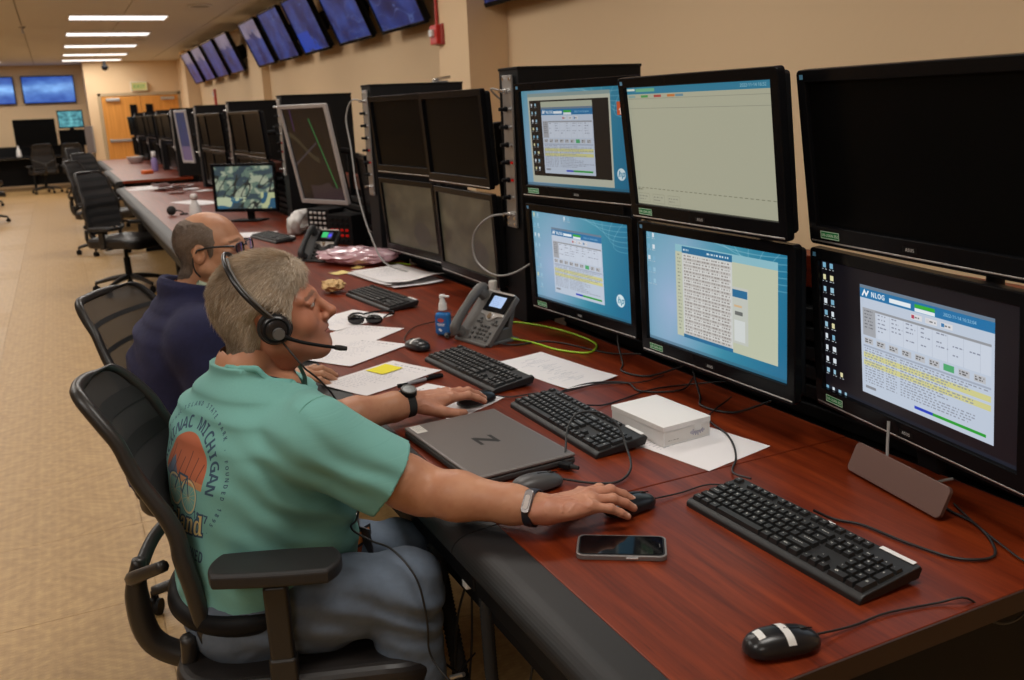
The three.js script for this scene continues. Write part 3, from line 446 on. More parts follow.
// ---------------------------------------------------------------- keyboards
const keyRows = [   // [z row, list of [centre x in key units, width, legend]]
];
{
  const row = (y, start, list) => { let x = start; const out = []; for (const [w, s] of list) { out.push([x + w / 2, y, w, 1, s]); x += w; } return out; };
  const one = (s) => s.split(' ').map((c) => [1, c]);
  keyRows.push(...row(0, 0, [[1, 'Esc']]), ...row(0, 2, one('F1 F2 F3 F4')), ...row(0, 6.5, one('F5 F6 F7 F8')), ...row(0, 11, one('F9 F10 F11 F12')), ...row(0, 15.25, one('Pr Sc Pa')));
  keyRows.push(...row(1.35, 0, [...one('~ 1 2 3 4 5 6 7 8 9 0 - ='), [2, 'Back']]), ...row(1.35, 15.25, one('In Hm Pu')), ...row(1.35, 18.5, one('Nm / * -')));
  keyRows.push(...row(2.35, 0, [[1.5, 'Tab'], ...one('Q W E R T Y U I O P [ ]'), [1.5, '\\']]), ...row(2.35, 15.25, one('De En Pd')), ...row(2.35, 18.5, one('7 8 9')));
  keyRows.push(...row(3.35, 0, [[1.75, 'Caps'], ...one('A S D F G H J K L ; \''), [2.25, 'Enter']]), ...row(3.35, 18.5, one('4 5 6')), [22, 2.85, 1, 2, '+']);
  keyRows.push(...row(4.35, 0, [[2.25, 'Shift'], ...one('Z X C V B N M , . ?'), [2.75, 'Shift']]), ...row(4.35, 16.25, one('^')), ...row(4.35, 18.5, one('1 2 3')));
  keyRows.push(...row(5.35, 0, [[1.25, 'Ctrl'], [1.25, 'Win'], [1.25, 'Alt'], [6.25, ''], [1.25, 'Alt'], [1.25, 'Win'], [1.25, 'Mn'], [1.25, 'Ctrl']]), ...row(5.35, 15.25, one('< v >')), ...row(5.35, 18.5, [[2, '0'], [1, '.']]), [22, 4.85, 1, 2, 'Ent']);
}
const legendTex = canvas(1024, 1024, (g, w, h) => { g.fillStyle = '#1c1c1d'; g.fillRect(0, 0, w, h); g.fillStyle = '#c9c9c4'; g.textBaseline = 'middle';
  keyRows.forEach((k, i) => { const cx = (i % 11) * 93, cy = Math.floor(i / 11) * 93; g.font = 'bold ' + (k[4].length > 2 ? 22 : k[4].length > 1 ? 30 : 40) + 'px sans-serif'; g.fillText(k[4], cx + 16, cy + 32, 70); }); });
M.key = std(lin(1, 1, 1), 0.48, 0, { map: legendTex });
const U = 0.0186;
const keyGeos = keyRows.map((k, i) => {
  const w = k[2] * U - 0.0022, d = k[3] * U - 0.0022, h = 0.0085, a = 0.0022;   // tapered cap with its legend on the top face
  const p = [], uv = [], idx = [], X = w / 2, Z = d / 2, x = X - a, z = Z - a, cu = ((i % 11) * 93) / 1024, cv = 1 - (Math.floor(i / 11) * 93) / 1024, s = 90 / 1024;
  const quad = (q, t) => { const o = p.length / 3; q.forEach((v) => p.push(...v)); (t || q.map(() => [cu + s * 0.9, cv - s * 0.9])).forEach((v) => uv.push(...v)); idx.push(o, o + 1, o + 2, o, o + 2, o + 3); };
  quad([[-x, h, z], [x, h, z], [x, h, -z], [-x, h, -z]], [[cu, cv - s], [cu + s * k[2], cv - s], [cu + s * k[2], cv], [cu, cv]].map(([m, n]) => [Math.min(m, cu + s * Math.max(1, 1)), n]));
  quad([[-X, 0, Z], [X, 0, Z], [x, h, z], [-x, h, z]]); quad([[X, 0, -Z], [-X, 0, -Z], [-x, h, -z], [x, h, -z]]); quad([[X, 0, Z], [X, 0, -Z], [x, h, -z], [x, h, z]]); quad([[-X, 0, -Z], [-X, 0, Z], [-x, h, z], [-x, h, -z]]);
  const g = new THREE.BufferGeometry(); g.setAttribute('position', new THREE.Float32BufferAttribute(p, 3)); g.setAttribute('uv', new THREE.Float32BufferAttribute(uv, 2)); g.setIndex(idx); const q = g.toNonIndexed(); q.computeVertexNormals(); return q;
});
const KW = 0.430, KD = 0.132;
function keyboard(label, pos, dir) {
  const t = thing('keyboard', label, 'keyboard', pos, -(90 - dir) * R); t.scale.set(0.962, 1, 0.97);
  const s = new THREE.Shape(); s.moveTo(-KD / 2, 0.021); s.lineTo(-KD / 2 + 0.004, 0.025); s.lineTo(KD / 2 - 0.012, 0.011); s.quadraticCurveTo(KD / 2, 0.009, KD / 2, 0.003); s.lineTo(KD / 2, 0.0); s.lineTo(-KD / 2 + 0.006, 0.008); s.closePath();
  const g = new THREE.ExtrudeGeometry(s, { depth: KW - 0.006, bevelEnabled: true, bevelSize: 0.002, bevelThickness: 0.003, bevelSegments: 2 }); at(g, [0, 0, -KW / 2 + 0.003]); at(g, [0, 0.002, 0], [0, -Math.PI / 2, 0]);
  part('body', g, M.panel, t);
  part('foot', rb(0.03, 0.01, 0.012, 0.002), M.black, t, [-0.17, 0.005, -0.05]); part('foot', rb(0.03, 0.01, 0.012, 0.002), M.black, t, [0.17, 0.005, -0.05]);
  const slope = 0.094;
  keyRows.forEach((k, i) => { const x = (k[0] - 11.25) * U, z = -0.050 + k[1] * U; part('key', keyGeos[i], M.key, t, [x, 0.0195 - (z + 0.0) * slope, z], [slope, 0, 0]); });
  part('asset_tape', rb(0.068, 0.0012, 0.009, 0.0005), M.white, t, [0.172, 0.0300, -0.0605], [slope, 0, 0]);
  part('status_window', rb(0.016, 0.001, 0.004, 0.0004), M.white, t, [0.03, 0.0296, -0.0603], [slope, 0, 0]);
  return t;
}
keyboard('black keyboard nearest the camera on the right', [1.030, DY, -1.094], 1.4);
keyboard('black keyboard beside the white box, in front of the closed laptop', [0.999, DY, -1.79], 0.5);
keyboard('black keyboard right in front of the grey desk phone', [0.985, DY, -2.325], 5);
keyboard('black keyboard in front of the stack of papers, beyond the sanitizer bottle', [1.07, DY, -3.46], 6.4);
keyboard('blurred black keyboard beyond the man in the navy fleece', [1.10, DY, -5.65], 10);
// ---------------------------------------------------------------- mice
function mouseBody(L = 0.112, W = 0.06, Hh = 0.037) {
  const g = new THREE.SphereGeometry(1, 32, 20, 0, Math.PI * 2, 0, Math.PI / 2 + 0.35), p = g.attributes.position;
  for (let i = 0; i < p.count; i++) {
    let x = p.getX(i), y = p.getY(i), z = p.getZ(i); const sx = Math.sign(x) * Math.pow(Math.abs(x), 0.86), sz = Math.sign(z) * Math.pow(Math.abs(z), 0.82);
    let yy = y > 0 ? Math.pow(y, 0.8) : y * 0.35; const hump = 1 - 0.30 * (sx * 0.5 + 0.5); const waist = 1 - 0.07 * Math.cos(sx * 2.2);
    p.setXYZ(i, sx * L / 2, 0.008 + yy * (Hh - 0.008) * (y > 0 ? hump : 0.7), sz * W / 2 * waist);
  }
  g.computeVertexNormals(); return g;
}
const mouseGeo = mouseBody();
const stripOn = (x0, x1, lift, span = 2.1) => { // tape that follows the back of the mouse
  const p = [], idx = [], n = 10; for (let i = 0; i <= n; i++) for (const x of [x0, x1]) { const a = (i / n - 0.5) * span, z = Math.sin(a) * 0.031, sx = Math.pow(Math.abs(x) / 0.056, 1 / 0.86) * Math.sign(x), zz = Math.pow(Math.min(1, Math.abs(z) / 0.0292), 1 / 0.82), y = Math.pow(Math.max(0, 1 - sx * sx - zz * zz * 0.98), 0.4) * 0.029 * (1 - 0.3 * (x / 0.112 + 0.5)) + 0.008 + lift; p.push(x, y, z * 0.95); }
  for (let i = 0; i < n; i++) { const a = i * 2; idx.push(a, a + 2, a + 1, a + 1, a + 2, a + 3); } const g = new THREE.BufferGeometry(); g.setAttribute('position', new THREE.Float32BufferAttribute(p, 3)); g.setIndex(idx); g.computeVertexNormals(); return g; };
M.tape = std(lin(0.7, 0.69, 0.67), 0.6, 0, { side: THREE.DoubleSide });
const wheelGeo = at(cyl(0.009, 0.009, 0.006, 18), [0.030, 0.0215, 0], [Math.PI / 2, 0, 0]);
function mouse(label, pos, yaw, o = {}) {
  const t = thing('computer_mouse', label, 'mouse', [pos[0], DY, pos[1]], yaw * R);
  part('body', mouseGeo, o.mat || M.gloss2, t);
  part('scroll_wheel', wheelGeo, M.rubber, t);
  part('button_gap', at(rb(0.045, 0.0016, 0.0016, 0.0004), [0.024, 0.0295, 0], [0, 0, -0.17]), M.black, t);
  if (o.tape !== false) { part('tape', stripOn(-0.004, 0.008, 0.0012), M.tape, t); if (o.tape2) part('tape', stripOn(-0.040, -0.030, 0.0012, 0.75), M.tape, t); }
  if (o.cable) part('cable', tube(o.cable, o.thick || 0.0018, 80, 6), M.cable, t);
  return t;
}
M.gloss2 = phys(lin(0.012, 0.012, 0.014), 0.28);
const rel = (o, yaw, pts) => { const c = Math.cos(yaw * R), s = Math.sin(yaw * R); return pts.map(([x, z, y = 0.745]) => { const dx = x - o[0], dz = z - o[1]; return [dx * c - dz * s, y - DY, dx * s + dz * c]; }); };
mouse('black mouse with two white tape strips, at the near end of the desk', [0.793, -0.856], -11, { tape2: true, cable: rel([0.795, -0.846], -11, [[0.846, -0.838, 0.752], [0.918, -0.838, 0.744], [0.98, -0.839, 0.744], [1.068, -0.822, 0.744], [1.11, -0.806, 0.748], [1.16, -0.79, 0.70], [1.24, -0.80, 0.69], [1.27, -0.80, 0.742], [1.29, -0.86, 0.745], [1.33, -0.96, 0.745], [1.37, -1.04, 0.745]]) });
mouse('black mouse under the right hand of the man in green', [0.858, -1.335], 8, { tape: false, cable: rel([0.858, -1.335], 8, [[0.91, -1.342, 0.748], [0.977, -1.343], [1.045, -1.347], [1.08, -1.325], [1.095, -1.30, 0.75]]) });
mouse('dark grey mouse resting against the near edge of the laptop', [0.757, -1.512], 4, { tape: false, mat: std(lin(0.06, 0.058, 0.06), 0.4), thick: 0.0026, cable: rel([0.757, -1.512], 4, [[0.81, -1.512, 0.75], [0.86, -1.47, 0.745], [0.905, -1.45, 0.745], [0.955, -1.48, 0.752], [0.985, -1.545, 0.775], [1.0, -1.60, 0.80], [0.985, -1.655, 0.815], [0.945, -1.675, 0.815], [0.905, -1.65, 0.795], [0.87, -1.60, 0.765], [0.852, -1.582, 0.756]]) });
mouse('black mouse under the left hand of the man in green', [0.872, -2.07], 12, { cable: rel([0.872, -2.07], 12, [[0.925, -2.082, 0.75], [0.96, -2.06], [1.03, -2.05], [1.10, -2.02], [1.20, -2.03], [1.32, -1.98], [1.4, -2.0]]) });
mouse('small black mouse with a white label beside the grey desk phone cord', [0.935, -2.675], 100, { cable: rel([0.935, -2.675], 100, [[0.927, -2.73, 0.75], [0.935, -2.80], [1.03, -2.95], [1.13, -2.985], [1.25, -3.02], [1.42, -3.0]]) });
// ---------------------------------------------------------------- laptop, phone, box
const zTex = canvas(512, 320, (g, w, h) => { g.fillStyle = '#6b6563'; g.fillRect(0, 0, w, h); for (let i = 0; i < 5000; i++) { const v = 100 + rnd() * 12; g.fillStyle = `rgb(${v + 4},${v - 2},${v - 3})`; g.fillRect(rnd() * w, rnd() * h, 2, 1); }
  g.save(); g.translate(w / 2, h / 2); g.fillStyle = '#1c1a1a'; g.beginPath(); g.moveTo(-36, -34); g.lineTo(38, -34); g.lineTo(38, -22); g.lineTo(-8, 22); g.lineTo(38, 22); g.lineTo(30, 34); g.lineTo(-40, 34); g.lineTo(-40, 24); g.lineTo(8, -22); g.lineTo(-36, -22); g.closePath(); g.fill(); g.restore(); });
{
  const t = thing('laptop', 'closed grey laptop with a dark letter Z on its lid', 'laptop', [0.757, DY, -1.757], -(90 - 3.5) * R);
  part('base', at(rb(0.362, 0.014, 0.236, 0.005, 3), [0, 0.0095, 0]), std(lin(0.06, 0.058, 0.058), 0.5, 0.4), t);
  const lid = part('lid', at(rb(0.362, 0.008, 0.236, 0.0035, 3), [0, 0.0212, 0]), std(lin(0.20, 0.18, 0.172), 0.42, 0.35), t);
  part('lid_emblem', at(new THREE.PlaneGeometry(0.350, 0.224), [0, 0.0254, 0], [-Math.PI / 2, 0, Math.PI]), std(lin(1.0, 0.98, 0.96), 0.42, 0.3, { map: zTex }), lid);
  const lt = canvas(128, 64, (g, w, h) => { g.fillStyle = '#cfcac2'; g.fillRect(0, 0, w, h); for (let i = 0; i < 5; i++) lineText(g, 10, 8 + i * 10, 90, 4, '#777'); });
  part('asset_label', at(new THREE.PlaneGeometry(0.05, 0.026), [-0.148, 0.0258, 0.096], [-Math.PI / 2, 0, 0]), std(lin(1, 1, 1), 0.6, 0, { map: lt }), lid);
  part('hinge', at(cyl(0.006, 0.006, 0.30, 12), [0, 0.016, -0.117], [0, 0, Math.PI / 2]), M.black, t);
  for (const x of [-0.15, 0.15]) for (const z of [-0.09, 0.09]) part('foot', at(cyl(0.008, 0.008, 0.003, 10), [x, 0.0015, z]), M.rubber, t);
  const pl = thing('usb_plug', 'black cable plug pushed into the corner of the laptop', 'plug', [0.852, DY + 0.011, -1.566], 0.5);
  part('shell', rb(0.02, 0.012, 0.026, 0.003), M.black, pl); part('strain_relief', at(cyl(0.004, 0.0055, 0.02, 10), [0, 0, 0.021], [Math.PI / 2, 0, 0]), M.rubber, pl);
}
{
  const t = thing('smartphone', 'black smartphone in a clear case lying beside the right hand', 'phone', [0.762, DY, -1.212], -(90 - 57) * R); t.scale.y = 0.8;
  part('case', at(extrude(rrect(0.148, 0.074, 0.011), 0.008, 0.0015, 3), [0, 0.0015, 0], [-Math.PI / 2, 0, 0]), phys(lin(0.17, 0.15, 0.145), 0.2), t);
  part('body', at(extrude(rrect(0.143, 0.069, 0.010), 0.0095, 0.0006, 2), [0, 0.0012, 0], [-Math.PI / 2, 0, 0]), M.black, t);
  part('screen', at(extrude(rrect(0.138, 0.064, 0.008), 0.0004, 0), [0, 0.0116, 0], [-Math.PI / 2, 0, 0]), phys(lin(0.004, 0.004, 0.005), 0.05), t);
  part('button', rb(0.02, 0.004, 0.003, 0.001), M.silver, t, [0.018, 0.006, 0.0385]);
  part('earpiece', rb(0.001, 0.0006, 0.012, 0.0002), M.grey, t, [0.064, 0.0122, 0]);
}
{
  const t = thing('carton_box', 'small flat white carton box behind the middle keyboard', 'box', [1.152, DY + 0.0012, -1.662], 4 * R);
  part('carton', at(rb(0.132, 0.044, 0.190, 0.0015), [0, 0.022, 0]), M.white, t);
  part('lid', at(rb(0.134, 0.012, 0.192, 0.0012), [0, 0.0405, 0]), std(lin(0.78, 0.76, 0.75), 0.55), t);
  const bt = canvas(256, 64, (g, w, h) => { g.fillStyle = '#d8d4d0'; g.fillRect(0, 0, w, h); g.fillStyle = '#4a4442'; g.font = 'bold 24px sans-serif'; g.textBaseline = 'middle'; g.strokeStyle = '#5c5a8c'; g.lineWidth = 3; for (let i = 0; i < 12; i++) { const a = [6, 10, 16, 9, 20, 13, 22, 10, 15, 8, 12, 5][i]; g.beginPath(); g.moveTo(150 + i * 7, 32 - a); g.lineTo(150 + i * 7, 32 + a); g.stroke(); } lineText(g, 20, 44, 60, 4, '#9a948f'); });
  part('printed_side', at(new THREE.PlaneGeometry(0.125, 0.028), [0, 0.018, 0.0953]), std(lin(1, 1, 1), 0.6, 0, { map: bt }), t);
  part('tab', at(rb(0.02, 0.02, 0.001, 0.0004), [0.03, 0.03, 0.0957]), M.white, t);
}
// ---------------------------------------------------------------- papers, notes, pen
const paperTex = [0, 1, 2].map((k) => canvas(256, 330, (g, w, h) => { g.fillStyle = '#f1eeee'; g.fillRect(0, 0, w, h); if (k < 2) { lineText(g, 40, 24, 170, 6, '#a5a5ac'); for (let i = 0; i < (k ? 9 : 20); i++) lineText(g, 22, 46 + i * 13, 190 * (0.5 + rnd() * 0.5), 3, '#c2c2ca'); } else { g.strokeStyle = '#b9bcc6'; g.lineWidth = 1.5; for (let i = 0; i < 24; i++) { g.beginPath(); g.moveTo(30 + rnd() * 150, 40 + i * 10); g.bezierCurveTo(60 + rnd() * 120, 30 + i * 10, 90, 50 + i * 10, 60 + rnd() * 150, 42 + i * 10); g.stroke(); } } }));
M.sheet = paperTex.map((m) => std(lin(0.86, 0.85, 0.86), 0.9, 0, { map: m }));
function sheetGeo(w, d, curl = 0.004, s = 1) {   // sheet with a real thickness and a slight curl
  const g = new THREE.BoxGeometry(w, 0.0005, d, 10, 1, 10), p = g.attributes.position; for (let i = 0; i < p.count; i++) { const x = p.getX(i) / w, z = p.getZ(i) / d; p.setY(i, p.getY(i) + 0.0004 + curl * (Math.pow(Math.abs(x + 0.1 * s), 3) * 4 + Math.pow(Math.max(0, z * s), 3) * 3) * (0.6 + 0.4 * noise.noise(x * 2 + s, z * 2, s))); } g.computeVertexNormals(); return g; }
const paper = (label, x, z, w, d, turn, k, y = DY, curl = 0.004, group) => solo('paper_sheet', sheetGeo(w, d, curl, 1 + k * 0.3), M.sheet[k], label, 'paper', [x, y, z], [0, turn * R, 0], group);
paper('white printed sheet with a yellow note on it, left of the keyboards', 0.735, -2.435, 0.205, 0.285, -66, 0);
paper('white sheet under the left hand of the man in green', 0.80, -2.14, 0.200, 0.265, 28, 1, DY, 0.002);
paper('white sheet of handwriting behind the phone keyboard', 1.18, -2.225, 0.170, 0.36, 8, 2);
paper('white sheet under the small carton box', 1.165, -1.565, 0.20, 0.279, 12, 1, DY, 0.0008);
paper('nearest of the loose white sheets beside the sunglasses', 0.752, -2.755, 0.216, 0.279, -58, 0, DY + 0.002, 0.002);
paper('middle one of the loose white sheets behind the profile of the man in green', 0.815, -2.96, 0.216, 0.279, -52, 1, DY + 0.001, 0.002);
paper('farthest of the loose white sheets behind the nose of the man in green', 0.855, -3.22, 0.216, 0.279, -63, 2, DY, 0.002);
{
  const t = thing('paper_stack', 'thick stack of white papers below the dim olive monitors', 'papers', [1.29, DY, -3.93], 4 * R);
  for (let i = 0; i < 6; i++) part('sheet', sheetGeo(0.23 + 0.01 * (i % 2), 0.46, 0.003 + i * 0.0012, 1 + i * 0.2), M.sheet[i % 2], t, [rr(-0.012, 0.012), i * 0.0024, rr(-0.05, 0.05)], [0, rr(-0.16, 0.16), 0]);
}
solo('sticky_note', sheetGeo(0.078, 0.076, 0.002), std(lin(0.82, 0.72, 0.03), 0.8), 'bright yellow sticky note on the printed sheet', 'note', [0.768, DY + 0.0022, -2.505], [0, 24 * R, 0]);
solo('sticky_note', sheetGeo(0.075, 0.085, 0.006), std(lin(0.78, 0.62, 0.24), 0.8), 'pale yellow sticky note in front of the pink plastic bag', 'note', [1.11, DY + 0.001, -4.21], [0, 14 * R, 0]);
solo('sticky_note', sheetGeo(0.05, 0.05, 0.006), std(lin(0.76, 0.6, 0.2), 0.8), 'small yellow scrap beside the stack of papers', 'note', [1.225, DY + 0.001, -4.30], [0, 34 * R, 0]);
paper('white sheet beside the blurred far keyboard', 1.03, -5.98, 0.216, 0.30, 66, 1);
paper('pale blue sheet on the far desk section', 1.06, -8.65, 0.24, 0.60, 20, 2);
{
  const t = thing('pen', 'black pen lying on the sheet by the left hand', 'pen', [0.81, DY + 0.006, -2.325], 12 * R);
  part('barrel', at(cyl(0.0052, 0.0052, 0.075, 12), [0, 0, 0], [0, 0, Math.PI / 2]), std(lin(0.25, 0.25, 0.27), 0.3), t); part('cap', at(cyl(0.006, 0.0055, 0.055, 12), [0.05, 0, 0], [0, 0, Math.PI / 2]), M.black, t); part('grip', at(cyl(0.0056, 0.003, 0.03, 12), [-0.052, 0, 0], [0, 0, Math.PI / 2]), M.black, t); part('clip', at(rb(0.04, 0.002, 0.004, 0.0008), [0.052, 0.0075, 0]), M.black, t);
}
// ---------------------------------------------------------------- desk phones
function deskPhone(label, pos, turn, o = {}) {
  const t = thing('desk_phone', label, 'telephone', pos, turn); t.scale.setScalar(o.scale || 0.87);
  const tilt = 0.80, body = new THREE.Group(); body.name = 'phone_body'; t.add(body); body.position.set(0, 0.012, 0.075); body.rotation.x = Math.PI / 2 - tilt - 0.05;   // face leans back
  const up = (y) => y; // body frame: x right, y up the face, z out of the face
  const G = o.dark ? std(lin(0.03, 0.03, 0.032), 0.5) : M.grey;
  const face = part('face_panel', at(extrude(rrect(0.205, 0.215, 0.010), 0.016, 0.002, 2), [0.0, 0.107, -0.022]), G, body);
  body.rotation.x = -(Math.PI / 2 - tilt) * 0.95;
  part('display_frame', at(rb(0.130, 0.078, 0.004, 0.002), [0.032, 0.170, 0.0]), M.gloss, body);
  part('display', at(uvPlane(0.075, 0.046), [0.030, 0.173, 0.0026]), o.display, body);
  part('top_strip', at(rb(0.130, 0.008, 0.006, 0.002), [0.032, 0.212, 0.0]), M.silver, body);
  const s = new THREE.Shape(); s.moveTo(-0.065, 0.012); s.lineTo(0.065, 0.012); s.lineTo(0.066, 0.002); s.quadraticCurveTo(0.03, 0.0, 0.024, -0.010); s.quadraticCurveTo(0.0, -0.034, -0.024, -0.010); s.quadraticCurveTo(-0.03, 0.0, -0.066, 0.002); s.closePath();
  part('silver_band', at(extrude(s, 0.003, 0.0006, 1), [0.032, 0.117, -0.003]), M.silver, body);
  part('round_key', at(cyl(0.012, 0.013, 0.006, 20), [0.032, 0.112, 0.003], [Math.PI / 2, 0, 0]), M.chrome, body);
  const kg = rb(0.0135, 0.009, 0.005, 0.0015), km = o.dark ? M.black : std(lin(0.045, 0.043, 0.042), 0.4);
  for (let r = 0; r < 4; r++) for (let c = 0; c < 3; c++) part('key', kg, km, body, [0.012 + c * 0.020, 0.070 - r * 0.0165, -0.001]);
  for (const [x, y] of [[0.078, 0.048], [0.078, 0.032], [0.078, 0.016], [-0.018, 0.055], [-0.018, 0.035], [-0.018, 0.015], [-0.012, 0.098], [-0.022, 0.085], [-0.004, 0.084], [0.074, 0.098], [0.066, 0.085], [0.086, 0.085]]) part('side_key', kg, km, body, [x, y, -0.001], [0, 0, 0]);
  part('base_wedge', merge([at(rb(0.19, 0.012, 0.16, 0.004), [0, 0.006, 0.0]), at(rb(0.17, 0.13, 0.02, 0.004), [0, 0.07, -0.055], [-0.25, 0, 0]), at(rb(0.17, 0.05, 0.08, 0.006), [0, 0.03, -0.02])]), G, t);
  const hs = part('handset', taper([[-0.074, 0.006, 0.018], [-0.074, 0.016, 0.034], [-0.074, 0.055, 0.042], [-0.074, 0.115, 0.042], [-0.074, 0.172, 0.038], [-0.074, 0.204, 0.026], [-0.074, 0.212, 0.012]], [0.019, 0.023, 0.0195, 0.018, 0.0195, 0.024, 0.020], 44, 14, 0.8), G, body);
  part('ear_cap', at(cyl(0.021, 0.023, 0.03, 18), [-0.074, 0.192, 0.012], [Math.PI / 2, 0, 0]), G, hs); part('mouth_cap', at(cyl(0.02, 0.022, 0.03, 18), [-0.074, 0.022, 0.008], [Math.PI / 2, 0, 0]), G, hs);
  const pts = []; for (let i = 0; i <= 60; i++) { const a = i / 60 * Math.PI * 1.15 + 0.25; pts.push([-0.10 - Math.sin(a) * 0.055, 0.012, 0.085 - 0.0 + Math.cos(a) * 0.045 - 0.03]); }
  const coil = []; const cc = curve(pts); for (let i = 0; i <= 500; i++) { const u = i / 500, p = cc.getPoint(u), tg = cc.getTangent(u), n1 = V(0, 1, 0), n2 = tg.clone().cross(n1).normalize(), a = u * 60 * Math.PI * 2; p.addScaledVector(n1, Math.cos(a) * 0.0055).addScaledVector(n2, Math.sin(a) * 0.0055); coil.push(p); }
  part('coiled_cord', new THREE.TubeGeometry(new THREE.CatmullRomCurve3(coil), 900, 0.0022, 5, false), G, t);
  return t;
}
const lcd = canvas(128, 80, (g, w, h) => { g.fillStyle = '#a9c3ea'; g.fillRect(0, 0, w, h); for (let i = 0; i < 5; i++) lineText(g, 8, 10 + i * 14, 80, 4, '#7f9cc8'); });
const lcd2 = canvas(128, 80, (g, w, h) => { g.fillStyle = '#26c06a'; g.fillRect(0, 0, w * 0.55, h * 0.8); g.fillStyle = '#2a2c60'; g.fillRect(w * 0.55, 0, w * 0.45, h); g.fillStyle = '#3a3cf0'; g.beginPath(); g.arc(w * 0.78, h * 0.5, 22, 0, 7); g.fill(); });
deskPhone('grey desk phone with a lit blue display behind the sanitizer bottle', [1.165, DY, -2.655], -(90 - 12) * R, { display: glow(lcd, 1.0) });
deskPhone('dark desk phone with a green and blue display beyond the green-shirted man\'s head', [1.14, DY, -4.66], -(90 - 38) * R, { display: glow(lcd2, 1.0), dark: true });
// ---------------------------------------------------------------- bottles
{
  const t = thing('sanitizer_bottle', 'clear pump bottle of blue sanitizer gel beside the grey phone', 'bottle', [1.072, DY, -2.79], -0.9);
  part('gel', at(rb(0.050, 0.078, 0.030, 0.010, 3), [0, 0.041, 0]), phys(lin(0.03, 0.22, 0.55), 0.2), t);
  part('bottle_shell', at(rb(0.056, 0.090, 0.036, 0.012, 3), [0, 0.0455, 0]), phys(lin(0.9, 0.95, 1), 0.08, { transmission: 1, thickness: 0, ior: 1.3 }), t);
  const lt = canvas(96, 128, (g, w, h) => { g.fillStyle = '#2464ad'; g.fillRect(0, 0, w, h); g.fillStyle = '#b9433f'; g.beginPath(); g.ellipse(48, 34, 28, 15, 0, 0, 7); g.fill(); g.fillStyle = '#e6edf5'; g.fillRect(14, 58, 66, 7); g.fillRect(20, 70, 54, 5); g.beginPath(); g.ellipse(40, 104, 16, 10, 0.4, 0, 7); g.fill(); });
  part('label', at(uvPlane(0.042, 0.06), [0, 0.042, 0.0184]), std(lin(1, 1, 1), 0.5, 0, { map: lt }), t);
  part('collar', at(cyl(0.013, 0.015, 0.022, 20), [0, 0.10, 0]), M.white, t); part('pump', merge([at(cyl(0.008, 0.011, 0.016, 18), [0, 0.119, 0]), at(rb(0.018, 0.014, 0.016, 0.004), [0, 0.133, 0]), at(rb(0.03, 0.007, 0.009, 0.003), [0.012, 0.134, 0])]), M.white, t);
}
{
  const lathe = (pts) => new THREE.LatheGeometry(pts.map((p) => new THREE.Vector2(...p)), 28);
  const t = thing('white_bottle', 'white plastic bottle standing behind the grey phone display', 'bottle', [1.29, DY, -2.86]);
  part('body', lathe([[0, 0], [0.03, 0], [0.033, 0.004], [0.033, 0.095], [0.027, 0.110], [0.016, 0.116], [0, 0.116]]), M.white, t); part('cap', lathe([[0, 0.116], [0.015, 0.116], [0.015, 0.146], [0.012, 0.15], [0, 0.15]]), std(lin(0.7, 0.68, 0.63), 0.5), t);
  const s = thing('spray_bottle', 'small white bottle on the far desk behind the bald head', 'bottle', [0.90, DY, -7.55]);
  part('body', lathe([[0, 0], [0.045, 0], [0.048, 0.006], [0.042, 0.06], [0.022, 0.10], [0.018, 0.12], [0, 0.12]]), M.white, s); part('cap', lathe([[0, 0.12], [0.026, 0.12], [0.028, 0.15], [0.02, 0.165], [0, 0.165]]), M.white, s);
  const m = thing('desk_microphone', 'small black microphone on a stalk at the far desk edge', 'microphone', [0.735, DY, -7.66]);
  part('base', at(cyl(0.03, 0.034, 0.012, 20), [0.09, 0.006, 0]), M.black, m); part('stalk', tube([[0.09, 0.01, 0], [0.07, 0.03, 0], [0.02, 0.04, 0]], 0.005, 20, 6), M.black, m); part('foam_head', at(new THREE.SphereGeometry(0.036, 18, 14), [0, 0.04, 0]), M.rubber, m);
  const o = solo('snack_pack', at(rb(0.14, 0.05, 0.10, 0.012), [0, 0.025, 0]), std(lin(0.75, 0.16, 0.03), 0.5), 'orange pack on the distant desk', 'pack', [1.09, DY, -13.95], [0, 0.4, 0]);
  const b = solo('paper_bowl', lathe([[0, 0.004], [0.09, 0.004], [0.15, 0.11], [0.156, 0.11], [0.096, 0], [0, 0]]), M.white, 'white bowl on the distant desk near the door', 'bowl', [1.22, DY, -17.6]);
  const q = thing('juice_bottle', 'violet bottle with a white top on the distant desk', 'bottle', [1.25, DY, -14.55]);
  part('body', lathe([[0, 0], [0.045, 0], [0.048, 0.01], [0.046, 0.15], [0.02, 0.2], [0, 0.2]]), std(lin(0.25, 0.18, 0.4), 0.4), q); part('top', lathe([[0, 0.2], [0.03, 0.2], [0.03, 0.28], [0, 0.28]]), M.white, q);
}
